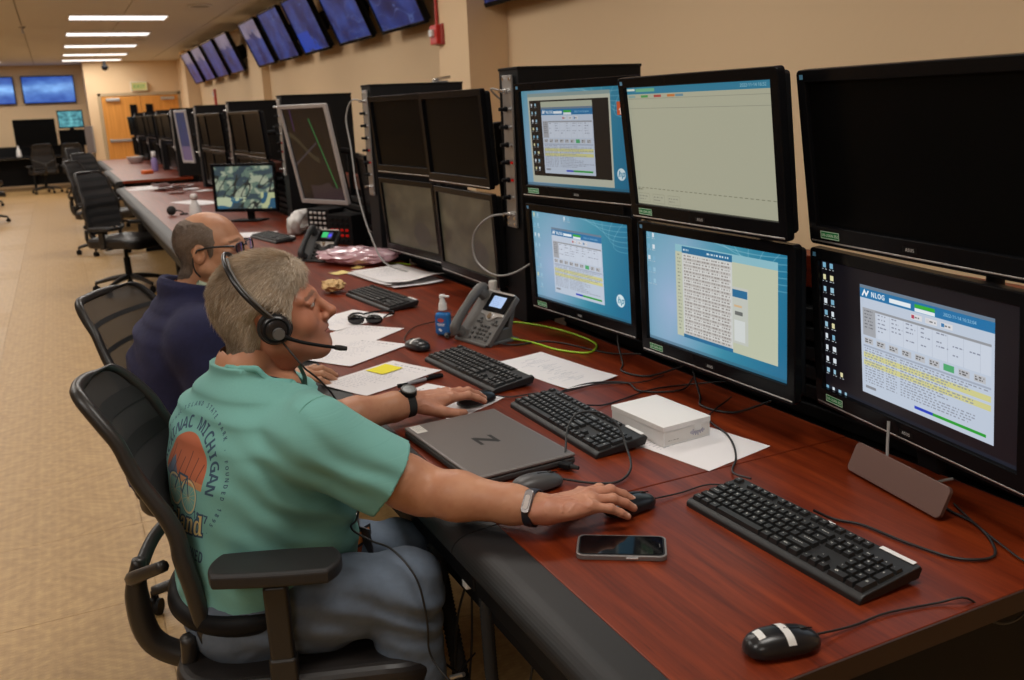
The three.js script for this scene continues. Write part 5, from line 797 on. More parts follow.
// ================================================================ man in the green shirt
{
  const base = [0.22, 0, -1.66], man = thing('person', 'man in a teal green t-shirt and jeans wearing a headset, reaching for two mice', 'person', base);
  const HM = frameOf([0.333, 1.102, -1.768], [0.92, 0.20, 0.31], [-0.2, 1, 0.0]).scale(V(0.875, 0.83, 0.88)), HI = HM.clone().invert();
  const neckLocal = [-0.075, -0.130, 0];
  const shR = [0.342, 0.915, -1.572], elR = [0.520, 0.790, -1.515], wrR = [0.676, 0.789, -1.328], shL = [0.295, 0.918, -1.945], elL = [0.470, 0.792, -1.985], wrL = [0.690, 0.792, -2.02];
  const torso = torsoField({ rows: [[0.44, 0.00, 0.142, 0.186], [0.52, 0.00, 0.149, 0.188], [0.625, 0.014, 0.158, 0.186], [0.73, 0.010, 0.154, 0.186], [0.825, 0.0, 0.141, 0.193], [0.89, 0.0, 0.127, 0.196], [0.938, 0.0, 0.108, 0.172], [0.972, 0.0, 0.090, 0.118], [1.014, 0.006, 0.072, 0.070]], base: [0.234, -1.750], tip: [0.284, -1.765], yaw: [-0.04, 0.41] });
  const legsP = { rt: [[0.20, 0.55, -1.67], [0.472, 0.605, -1.512], [0.46, 0.10, -1.51]], lf: [[0.25, 0.55, -1.845], [0.525, 0.560, -1.735], [0.52, 0.10, -1.73]] };
  const armR = (x, y, z, g = 0) => limb(x, y, z, [shR, lerp3(shR, elR, 0.85), elR, lerp3(elR, wrR, 0.3), lerp3(elR, wrR, 0.75), wrR], [0.056, 0.048, 0.0435, 0.0435, 0.033, 0.0285].map((q) => q + g));
  const armL = (x, y, z, g = 0) => limb(x, y, z, [shL, lerp3(shL, elL, 0.85), elL, lerp3(elL, wrL, 0.3), lerp3(elL, wrL, 0.75), wrL], [0.056, 0.048, 0.043, 0.043, 0.033, 0.0285].map((q) => q + g));
  const bodyF = (x, y, z) => { let d = Math.min(armR(x, y, z), armL(x, y, z)); d = smin(d, Math.max(torso(x, y, z, -0.018), 0.56 - y), 0.03); d = smin(d, cone(x, y, z, [0.28, 0.955, -1.766], [0.268, 1.01, -1.762], 0.064, 0.06), 0.02); if (x > 0.40 && y > 0.70 && y < 0.86) d += 0.0006 * noise.noise(x * 160, y * 160, z * 160); return d; };
  const skin = [0.50, 0.235, 0.135], tone = (x, y, z) => { const n = noise.noise(x * 90, y * 90, z * 90), m = noise.noise(x * 18, y * 18, z * 18), fr = Math.max(0, noise.noise(x * 260, y * 260, z * 260) - 0.35) * 0.5; return [skin[0] * (1 + m * 0.10 + n * 0.05 - fr * 0.4), skin[1] * (1 + m * 0.18 + n * 0.09 - fr), skin[2] * (1 + m * 0.18 + n * 0.09 - fr)]; };
  const bodyG = paint(surfaceNet(bodyF, [0.05, 0.42, -2.20], [0.74, 1.05, -1.27], 0.008), tone);
  const headF = headField({ neck: neckLocal, jowl: 0.72 });
  const headG = paint(surfaceNet(headF, [-0.135, -0.165, -0.112], [0.142, 0.155, 0.112], 0.0027), faceColor({ skin: [0.46, 0.190, 0.115], brow: [0.12, 0.09, 0.065], stubble: true, gaze: 0 })); headG.applyMatrix4(HM);
  const hR = frameOf(wrR, [1, -0.02, 0.05], [0.10, 1, -0.10]), hL = frameOf(wrL, [1, -0.02, -0.05], [0.10, 1, 0.06]);
  const toHand = (m, el) => { const q = V(...el).applyMatrix4(m.clone().invert()); const l = q.length(); return q.multiplyScalar(0.075 / l).toArray(); };
  const hg = (s, m, el) => { const g = paint(surfaceNet(handField(s, { arm: toHand(m, el) }), [-0.10, -0.055, -0.085], [0.20, 0.06, 0.085], 0.0026), handColor(s, [0.50, 0.225, 0.14])); g.applyMatrix4(m); return g; };
  const all = joinColored([bodyG, headG, hg(-1, hR, elR), hg(1, hL, elL)]); shift(all, base);
  part('body', all, skinMat, man);
  // hair
  const poly = polySD([[0.122, 0.098], [0.098, 0.072], [0.070, 0.056], [0.053, 0.034], [0.040, -0.006], [0.020, -0.016], [0.014, 0.018], [-0.008, 0.036], [-0.034, 0.024], [-0.036, -0.03], [-0.046, -0.062], [-0.075, -0.088], [-0.17, -0.086], [-0.17, 0.2], [0.10, 0.2]]);
  const region = (x, y, z) => { const sh = Math.max(0, 0.05 - Math.abs(z)) * 0.15; return poly(x - sh * (y > 0.05 ? 1 : 0), y) + 0.004 * noise.noise(x * 60, y * 60, z * 60); };
  const neckish = (x, y, z) => smin(skull(x, y, z), cone(x, y, z, [-0.028, -0.04, 0], neckLocal, 0.060, 0.064), 0.03);
  const hairF = (x, y, z) => { const r = region(x, y, z), t = 0.015 * Math.max(0.0, Math.min(1, (r + 0.004) / 0.026)) * (1 + 0.25 * (y > 0.05 ? 1 : 0) * Math.min(1, Math.max(0, (y - 0.05) / 0.05))); return Math.max(neckish(x, y, z) - t + 0.0012 * noise.noise(x * 30 + 7, y * 20, z * 30), -r - 0.002); };
  const hc = [[0.46, 0.36, 0.25], [0.56, 0.46, 0.35], [0.38, 0.29, 0.20], [0.66, 0.57, 0.47], [0.42, 0.33, 0.24]];
  const capG = paint(surfaceNet(hairF, [-0.15, -0.105, -0.112], [0.115, 0.182, 0.112], 0.0035), (x, y, z) => { const n = noise.noise(x * 240, y * 60, z * 240), m = noise.noise(x * 30, y * 30, z * 30), k = 0.92 + n * 0.14 + m * 0.14; return [0.46 * k, 0.365 * k, 0.265 * k]; });
  const flow = (x, y, z) => { return [-0.9, -0.85, z * 5]; };
  const hairG = joinColored([capG, strands(hairF, (x, y, z) => region(x, y, z) - 0.001, [-0.14, -0.10, -0.105], [0.11, 0.18, 0.105], 26000, 0.017, flow, hc, 0.00030)]); hairG.applyMatrix4(HM); shift(hairG, base);
  part('hair', hairG, hairMat, man);
  // t-shirt with its printed back
  const sEndR = lerp3(shR, elR, 0.72), sEndL = lerp3(shL, elL, 0.60), nR = V(...elR).sub(V(...shR)).normalize(), nL = V(...elL).sub(V(...shL)).normalize();
  const past = (x, y, z, en, n) => (x - en[0]) * n.x + (y - en[1]) * n.y + (z - en[2]) * n.z;
  const sleeve = (x, y, z, sh, en, n) => { const b = [en[0] + n.x * 0.05, en[1] + n.y * 0.05 - 0.008, en[2] + n.z * 0.05]; return cone(x, y, z, sh, b, 0.072, 0.078); };
  const nearSleeve = (x, y, z, sh, b) => cone(x, y, z, sh, b, 0.09, 0.09);
  const shirtF = (x, y, z) => {
    const l = torso.local(x, y, z), drape = 0.006 * Math.max(0, 0.75 - y);
    let d = torso(x, y, z, 0.012); d = smin(d, cone(x, y, z, shR, shL, 0.066, 0.066), 0.045);
    d = smin(d, sleeve(x, y, z, shR, sEndR, nR), 0.03); d = smin(d, sleeve(x, y, z, shL, sEndL, nL), 0.03);
    const low = Math.max(0, Math.min(1, (0.76 - y) / 0.25)), arm = Math.exp(-(((x - 0.38) ** 2) + ((y - 0.82) ** 2) + ((z + 1.57) ** 2)) / 0.02);
    d += low * 0.0065 * Math.sin(y * 62 + l[1] * 9 + 3 * noise.noise(l[0] * 7, y * 5, l[1] * 7)) * Math.max(0, noise.noise(l[0] * 5 + 3, y * 7, l[1] * 5) + 0.35);
    d += arm * 0.007 * Math.sin((x * 0.6 + z * 0.2 + y * 0.9) * 105 + 2 * noise.noise(x * 12, y * 12, z * 12)) + 0.0035 * noise.noise(x * 11, y * 11, z * 11);
    for (const [sh, en, n] of [[shR, sEndR, nR], [shL, sEndL, nL]]) { const c = past(x, y, z, en, n); if (c > -0.02 && Math.hypot(x - en[0], y - en[1], z - en[2]) < 0.16) d = Math.max(d, c); }
    const collar = cone(x, y, z, [0.274, 1.066, -1.757], [0.395, 0.945, -1.730], 0.066, 0.086); d = smax(d, -collar, 0.004);
    return Math.max(d, 0.572 + 0.008 * Math.sin(l[1] * 22) - 0.1 * Math.max(0, -l[0]) * 0.2 - y);
  };
  const shirtG = surfaceNet(shirtF, [0.04, 0.47, -2.14], [0.54, 1.06, -1.40], 0.0055);
  { const p = shirtG.attributes.position, uv = new Float32Array(p.count * 2); for (let i = 0; i < p.count; i++) { const x = p.getX(i), y = p.getY(i), z = p.getZ(i), l = torso.local(x, y, z), r = torso.row(y); let u = (l[1] + 0.25) / 0.5; if (l[0] > r[1] + 0.02) u = l[1] > 0 ? 0.985 : 0.015; uv[2 * i] = Math.max(0.01, Math.min(0.99, u)); uv[2 * i + 1] = Math.max(0.01, Math.min(0.99, (y - 0.565) / 0.5)); } shirtG.setAttribute('uv', new THREE.BufferAttribute(uv, 2)); }
  const shirtTex = canvas(1024, 1024, (g, w, h) => {
    g.fillStyle = '#72aca4'; g.fillRect(0, 0, w, h); for (let i = 0; i < 26000; i++) { const v = rnd() * 16 - 8; g.fillStyle = `rgb(${114 + v},${172 + v},${164 + v})`; g.fillRect(rnd() * w, rnd() * h, 3, 1.5); }
    const cx = w * 0.5, cy = h * 0.47, arcText = (txt, r, a0, a1, font, col) => { g.font = font; g.fillStyle = col; g.textAlign = 'center'; g.textBaseline = 'middle'; [...txt].forEach((ch, i) => { const a = a0 + (a1 - a0) * (i + 0.5) / txt.length; g.save(); g.translate(cx + Math.cos(a) * r, cy + Math.sin(a) * r); g.rotate(a + Math.PI / 2); g.fillText(ch, 0, 0); g.restore(); }); };
    const navy = '#2f4a63';
    arcText('MACKINAC MICHIGAN', 205, -Math.PI * 1.06, Math.PI * 0.03, 'bold 64px sans-serif', navy);
    arcText('LAKE HURON · MACKINAC ISLAND STATE PARK · FOUNDED 1895 ·', 268, -Math.PI * 1.25, Math.PI * 0.22, 'bold 22px sans-serif', navy);
    g.fillStyle = '#b9623f'; g.beginPath(); g.arc(cx, cy - 10, 160, Math.PI, 0); g.fill(); g.fillStyle = '#c98a5a'; g.fillRect(cx - 160, cy - 12, 320, 26); g.fillStyle = '#5c6f86'; g.beginPath(); g.moveTo(cx - 160, cy + 14); g.lineTo(cx - 90, cy - 70); g.lineTo(cx - 20, cy + 14); g.fill(); g.strokeStyle = '#6b3b2e'; g.lineWidth = 5; for (let i = 0; i < 6; i++) { g.beginPath(); g.moveTo(cx - 120 + i * 46, cy - 10); g.lineTo(cx - 100 + i * 46, cy - 110 + (i % 3) * 16); g.stroke(); }
    for (const dx of [-60, 66]) { g.strokeStyle = '#d8c58e'; g.lineWidth = 8; g.beginPath(); g.arc(cx + dx, cy + 60, 62, 0, 7); g.stroke(); g.strokeStyle = navy; g.lineWidth = 3; g.beginPath(); g.arc(cx + dx, cy + 60, 70, 0, 7); g.stroke(); g.strokeStyle = '#c9b988'; g.lineWidth = 2; for (let k = 0; k < 16; k++) { g.beginPath(); g.moveTo(cx + dx, cy + 60); g.lineTo(cx + dx + Math.cos(k * 0.393) * 60, cy + 60 + Math.sin(k * 0.393) * 60); g.stroke(); } }
    g.strokeStyle = navy; g.lineWidth = 8; g.beginPath(); g.moveTo(cx - 60, cy + 60); g.lineTo(cx - 20, cy - 14); g.lineTo(cx + 46, cy - 14); g.lineTo(cx + 66, cy + 60); g.moveTo(cx - 20, cy - 14); g.lineTo(cx + 10, cy + 60); g.lineTo(cx + 46, cy - 14); g.stroke();
    g.fillStyle = navy; g.font = 'bold 46px sans-serif'; g.textAlign = 'center'; g.fillText('1817', cx + 168, cy + 112);
    g.save(); g.translate(cx + 20, cy + 172); g.rotate(-0.16); g.font = 'italic bold 104px serif'; g.lineWidth = 16; g.strokeStyle = navy; g.strokeText('Island', 0, 0); g.fillStyle = '#d9c27e'; g.fillText('Island', 0, 0); g.restore();
    g.fillStyle = navy; g.font = 'bold 60px sans-serif'; g.fillText('CARS NOT ALLOWED', cx, cy + 266, 420); g.font = 'bold 20px sans-serif'; g.fillText('· MACKINAC ISLAND, MICHIGAN ·', cx, cy + 312);
  });
  const clothMat = (tex, extra = {}) => phys(lin(1, 1, 1), 0.85, { map: tex, sheen: 0.25, sheenColor: lin(0.6, 0.7, 0.7), ...extra });
  part('t_shirt', shift(shirtG, base), clothMat(shirtTex), man);
  const ringOn = (c, n, r0) => { const N = V(...n).normalize(), A = Math.abs(N.y) > 0.9 ? V(1, 0, 0) : V(0, 1, 0), U1 = N.clone().cross(A).normalize(), U2 = N.clone().cross(U1), out = []; for (let i = 0; i <= 48; i++) { const a = i / 48 * 2 * Math.PI, d = U1.clone().multiplyScalar(Math.cos(a)).addScaledVector(U2, Math.sin(a)); let r = r0, ok = false; for (; r < 0.17; r += 0.0015) { const q = V(...c).addScaledVector(d, r); if (shirtF(q.x, q.y, q.z) > -0.0008) { ok = true; break; } } const q = V(...c).addScaledVector(d, r); out.push(ok ? q.toArray() : null); } return out; };
  { const cR = lerp3(shR, elR, 0.02), rg = ringOn(cR, [nR.x * 0.75 + 0.1, nR.y * 0.35, nR.z + 0.75], 0.02).filter((q) => q && q[1] > 0.865); if (rg.length > 8) { rg.sort((a, b) => (a[0] - b[0])); const pts = rg.filter((q) => q[2] > -1.50 || q[1] > 0.97); if (pts.length > 5) part('sleeve_seam', shift(tube(pts, 0.0014, 80, 5), base), std(lin(0.16, 0.40, 0.34), 0.9), man); } }
  { const pts = []; for (let i = 0; i <= 40; i++) { const a = i / 40 * 2 * Math.PI; let best = null; for (let r = 0.045; r < 0.125; r += 0.004) for (let y = 1.07; y > 0.90; y -= 0.003) { const x = 0.285 + Math.cos(a) * r, z = -1.762 + Math.sin(a) * r; if (shirtF(x, y, z) < 0) { if (!best || y > best[1]) best = [x, y, z]; break; } } if (best) pts.push(best); } if (pts.length > 20) part('collar_band', shift(taper(pts, [0.0068, 0.0068], 90, 8), base), std(lin(0.165, 0.42, 0.38), 0.9), man); }
  // jeans
  const jeansF = (x, y, z) => {
    let d = smin(limb(x, y, z, [legsP.rt[0], lerp3(legsP.rt[0], legsP.rt[1], 0.5), legsP.rt[1], lerp3(legsP.rt[1], legsP.rt[2], 0.35), legsP.rt[2]], [0.098, 0.088, 0.070, 0.067, 0.056]), limb(x, y, z, [legsP.lf[0], lerp3(legsP.lf[0], legsP.lf[1], 0.5), legsP.lf[1], lerp3(legsP.lf[1], legsP.lf[2], 0.35), legsP.lf[2]], [0.098, 0.088, 0.070, 0.067, 0.056]), 0.02);
    d = smin(d, ell(x - 0.225, y - 0.55, z + 1.755, 0.138, 0.105, 0.178), 0.05);
    const kr = Math.exp(-(((x - 0.48) ** 2) + ((y - 0.59) ** 2)) / 0.008), hp = Math.exp(-(((x - 0.27) ** 2) + ((y - 0.58) ** 2)) / 0.012); d += 0.005 * Math.sin(y * 110 + x * 40 + 2 * noise.noise(x * 9, y * 9, z * 9)) * (kr + hp * 0.8) + 0.003 * noise.noise(x * 16, y * 16, z * 16) + 0.0015 * noise.noise(x * 50, y * 50, z * 50);
    return Math.max(d, 0.085 - y);
  };
  const denim = (x, y, z) => { const n = noise.noise(x * 300, y * 300, z * 300) * 0.10 + noise.noise(x * 14, y * 14, z * 14) * 0.12, k = 1 + n; return [0.118 * k, 0.152 * k, 0.205 * k]; };
  part('jeans', shift(paint(surfaceNet(jeansF, [0.02, 0.06, -1.98], [0.66, 0.72, -1.38], 0.007), denim), base), std(lin(1, 1, 1), 0.9, 0, { vertexColors: true }), man);
  const belt = []; for (let i = 0; i <= 40; i++) { const a = i / 40 * 2 * Math.PI; belt.push([0.228 + Math.cos(a) * 0.140, 0.585 + 0.016 * Math.cos(a), -1.752 + Math.sin(a) * 0.185]); }
  part('belt', shift(tube(belt, 0.022, 80, 8), base), M.black, man);
  for (const q of [legsP.rt[2], legsP.lf[2]]) { const shoeF = (x, y, z) => Math.max(smin(ell(x - q[0] - 0.075, y - 0.035, z - q[2], 0.15, 0.05, 0.048), ell(x - q[0], y - 0.07, z - q[2], 0.06, 0.06, 0.045), 0.03), 0.004 - y); part('shoe', shift(surfaceNet(shoeF, [q[0] - 0.1, -0.01, q[2] - 0.07], [q[0] + 0.25, 0.15, q[2] + 0.07], 0.008), base), M.black, man); }
  // ---- headset (worn: a thing of its own)
  const hp = [0.333, 1.102, -1.768], hs = thing('headset', 'black single-ear headset with boom microphone on the grey-haired man', 'headset', hp);
  const toH = (p) => V(...p).applyMatrix4(HM).sub(V(...hp)).toArray();
  part('headband', tube([[0.012, 0.012, 0.098], [-0.012, 0.055, 0.104], [-0.036, 0.10, 0.094], [-0.052, 0.140, 0.066], [-0.060, 0.160, 0.03], [-0.062, 0.166, -0.01], [-0.058, 0.150, -0.055], [-0.045, 0.11, -0.088], [-0.030, 0.07, -0.10]].map(toH), 0.0042, 90, 8), M.gloss2, hs);
  part('band_rail', tube([[0.018, 0.012, 0.099], [-0.004, 0.055, 0.106], [-0.028, 0.10, 0.0965], [-0.044, 0.141, 0.068], [-0.052, 0.162, 0.03]].map(toH), 0.0026, 60, 6), M.grey, hs);
  const ring = new THREE.LatheGeometry([[0, 0.010], [0.012, 0.012], [0.020, 0.008], [0.0265, 0.004], [0.0285, -0.002], [0.028, -0.010], [0.0245, -0.016], [0.0, -0.016]].map((p) => new THREE.Vector2(...p)), 32);
  const cup = part('ear_cup', at(ring, [0, 0, 0], [Math.PI / 2, 0, 0]), M.gloss2, hs, toH([0.010, -0.006, 0.098])); cup.rotation.y = -0.1;
  part('ear_cushion', at(new THREE.TorusGeometry(0.024, 0.009, 12, 32), [0, 0, -0.016]), M.rubber, cup); part('pivot', at(cyl(0.0105, 0.012, 0.012, 24), [0.003, -0.006, 0.013], [Math.PI / 2, 0, 0]), M.grey, cup); part('rim_ring', at(new THREE.TorusGeometry(0.0215, 0.0022, 8, 32), [0, 0, 0.0075]), M.black, cup);
  part('boom', taper([[0.012, -0.012, 0.110], [0.04, -0.038, 0.106], [0.08, -0.066, 0.094], [0.122, -0.092, 0.078]].map(toH), [0.0056, 0.0036, 0.0034, 0.0034], 40, 8), M.black, hs);
  part('microphone', taper([[0.114, -0.087, 0.081], [0.124, -0.093, 0.077], [0.136, -0.100, 0.072]].map(toH), [0.0046, 0.0054, 0.0042], 16, 10), M.rubber, hs);
  part('temple_pad', at(rb(0.03, 0.05, 0.012, 0.005), toH([-0.030, 0.06, -0.098])), M.rubber, hs);
  const clearOf = (p, m = 0.004) => { let [x, y, z] = p; for (let k = 0; k < 8; k++) { let f = jeansF, d = jeansF(x, y, z); const s2 = shirtF(x, y, z); if (s2 < d) { d = s2; f = shirtF; } if (d > m) break; const e = 0.003, gx = f(x + e, y, z) - f(x - e, y, z), gy = f(x, y + e, z) - f(x, y - e, z), gz = f(x, y, z + e) - f(x, y, z - e), l = Math.hypot(gx, gy, gz) || 1; x += gx / l * (m - d); y += gy / l * (m - d); z += gz / l * (m - d); } return [x, y, z]; };
  { const raw = curve([[0.355, 1.02, -1.655], [0.39, 0.98, -1.68], [0.42, 0.93, -1.70], [0.43, 0.85, -1.70], [0.425, 0.76, -1.68], [0.40, 0.71, -1.62], [0.42, 0.70, -1.55], [0.445, 0.70, -1.49], [0.47, 0.66, -1.44], [0.48, 0.58, -1.425], [0.485, 0.50, -1.43], [0.51, 0.46, -1.39], [0.55, 0.44, -1.45], [0.60, 0.43, -1.50]]), pts = [toH([0.012, -0.03, 0.100])]; for (let i = 0; i <= 44; i++) { const q = raw.getPoint(i / 44), c = clearOf([q.x, q.y, q.z]); pts.push([c[0] - hp[0], c[1] - hp[1], c[2] - hp[2]]); } part('cable', tube(pts, 0.0021, 220, 6), M.cable, hs); }
  part('inline_clip', at(cyl(0.0045, 0.0045, 0.035, 12), [0.53 - hp[0], 0.450 - hp[1], -1.42 - hp[2]], [1.15, 0.3, -0.5]), M.silver, hs);
  // ---- wristbands
  const bandOn = (name, label, cat, c, dir, r, w, mat) => { const t = thing(name, label, cat, c); const q = new THREE.Quaternion().setFromUnitVectors(V(0, 1, 0), V(...dir).normalize()); const b = new THREE.LatheGeometry([[r, -w / 2], [r + 0.0025, -w / 2], [r + 0.003, 0], [r + 0.0025, w / 2], [r, w / 2], [r, -w / 2]].map((p) => new THREE.Vector2(...p)), 40); const m = part('band', b, mat, t); m.quaternion.copy(q); return [t, q]; };
  const dR = V(...wrR).sub(V(...elR)).normalize(), dL = V(...wrL).sub(V(...elL)).normalize(), cR = V(...wrR).addScaledVector(dR, -0.020), cL = V(...wrL).addScaledVector(dL, -0.022);
  { const [t] = bandOn('fitness_band', 'slim navy fitness band with an oval display on the right wrist', 'wristband', cR.toArray(), dR.toArray(), 0.0310, 0.017, std(lin(0.012, 0.015, 0.028), 0.5)); const n = V(0.1, 0.45, 0.88); n.addScaledVector(dR, -n.dot(dR)).normalize(); const m = new THREE.Matrix4().makeBasis(dR, n.clone().cross(dR).multiplyScalar(-1).normalize().cross(dR).multiplyScalar(1), n); const d = new THREE.Group(); const X = dR.clone(), Z = n, Y = Z.clone().cross(X); const o = part('display', extrude(rrect(0.014, 0.042, 0.0068), 0.003, 0.0012, 2), std(lin(0.22, 0.2, 0.2), 0.2, 0.6), t); o.quaternion.setFromRotationMatrix(new THREE.Matrix4().makeBasis(X, Y, Z)); o.position.copy(n.clone().multiplyScalar(0.0315)); part('glass', at(extrude(rrect(0.008, 0.026, 0.0038), 0.0006, 0.0002, 1), [0, -0.002, 0.0044]), phys(lin(0.55, 0.5, 0.48), 0.1), o); }
  { const [t] = bandOn('wrist_watch', 'black digital watch on the left wrist of the man in green', 'watch', cL.toArray(), dL.toArray(), 0.0310, 0.021, M.rubber); const n = V(-0.12, 0.92, 0.35); n.addScaledVector(dL, -n.dot(dL)).normalize(); const X = dL.clone(), Z = n, Y = Z.clone().cross(X); const o = part('case', at(cyl(0.0195, 0.0205, 0.011, 24), [0, 0, 0.004], [Math.PI / 2, 0, 0]), M.black, t); o.quaternion.setFromRotationMatrix(new THREE.Matrix4().makeBasis(X, Y, Z)); o.position.copy(n.clone().multiplyScalar(0.0325)); part('bezel', at(new THREE.TorusGeometry(0.0165, 0.0025, 8, 28), [0, 0, 0.0095]), M.grey, o); part('dial', at(cyl(0.0145, 0.0145, 0.001, 24), [0, 0, 0.0102], [Math.PI / 2, 0, 0]), phys(lin(0.03, 0.035, 0.03), 0.15), o); for (const k of [-1, 1]) part('button', rb(0.005, 0.004, 0.004, 0.001), M.grey, o, [k * 0.020, 0.006, 0.004]); }
  // ---- lanyard and badge
  const ly = thing('lanyard_badge', 'patterned lanyard with a hanging badge on the man in green', 'lanyard', [0.322, 0.957, -1.762]);
  const lt = canvas(256, 16, (g, w, h) => { g.fillStyle = '#1a2238'; g.fillRect(0, 0, w, h); for (let i = 0; i < 26; i++) { g.fillStyle = ['#c9c4b8', '#8a3b2c', '#4a78a8'][i % 3]; g.fillRect(i * 10 + 2, 4, 5, 8); } }); lt.wrapS = THREE.RepeatWrapping; lt.repeat.set(4, 1);
  part('strap', tube([[-0.085, 0.045, 0], [-0.06, 0.052, 0.055], [-0.01, 0.038, 0.072], [0.05, 0.005, 0.062], [0.085, -0.04, 0.045], [0.105, -0.11, 0.03], [0.118, -0.2, 0.03], [0.122, -0.28, 0.035]], 0.005, 90, 8), std(lin(1, 1, 1), 0.8, 0, { map: lt }), ly);
  const bt = canvas(96, 128, (g, w, h) => { g.fillStyle = '#26242a'; g.fillRect(0, 0, w, h); g.fillStyle = '#c77a3a'; g.fillRect(8, 10, 80, 40); g.fillStyle = '#8f4a2c'; g.fillRect(8, 60, 50, 46); g.fillStyle = '#d9d2c4'; g.fillRect(62, 60, 26, 12); });
  part('badge', at(rb(0.004, 0.086, 0.054, 0.0015), [0.128, -0.345, 0.052], [0, 0.5, 0.1]), std(lin(0.04, 0.04, 0.045), 0.4), ly);
  part('badge_print', at(new THREE.PlaneGeometry(0.048, 0.078), [0.126 + 0.004, -0.345, 0.0545], [0, Math.PI * 0.5 - 1.05, 0.05]), std(lin(1, 1, 1), 0.4, 0, { map: bt, side: THREE.DoubleSide }), ly);
  part('clip', rb(0.008, 0.03, 0.012, 0.003), M.steel, ly, [0.123, -0.292, 0.04]);
}
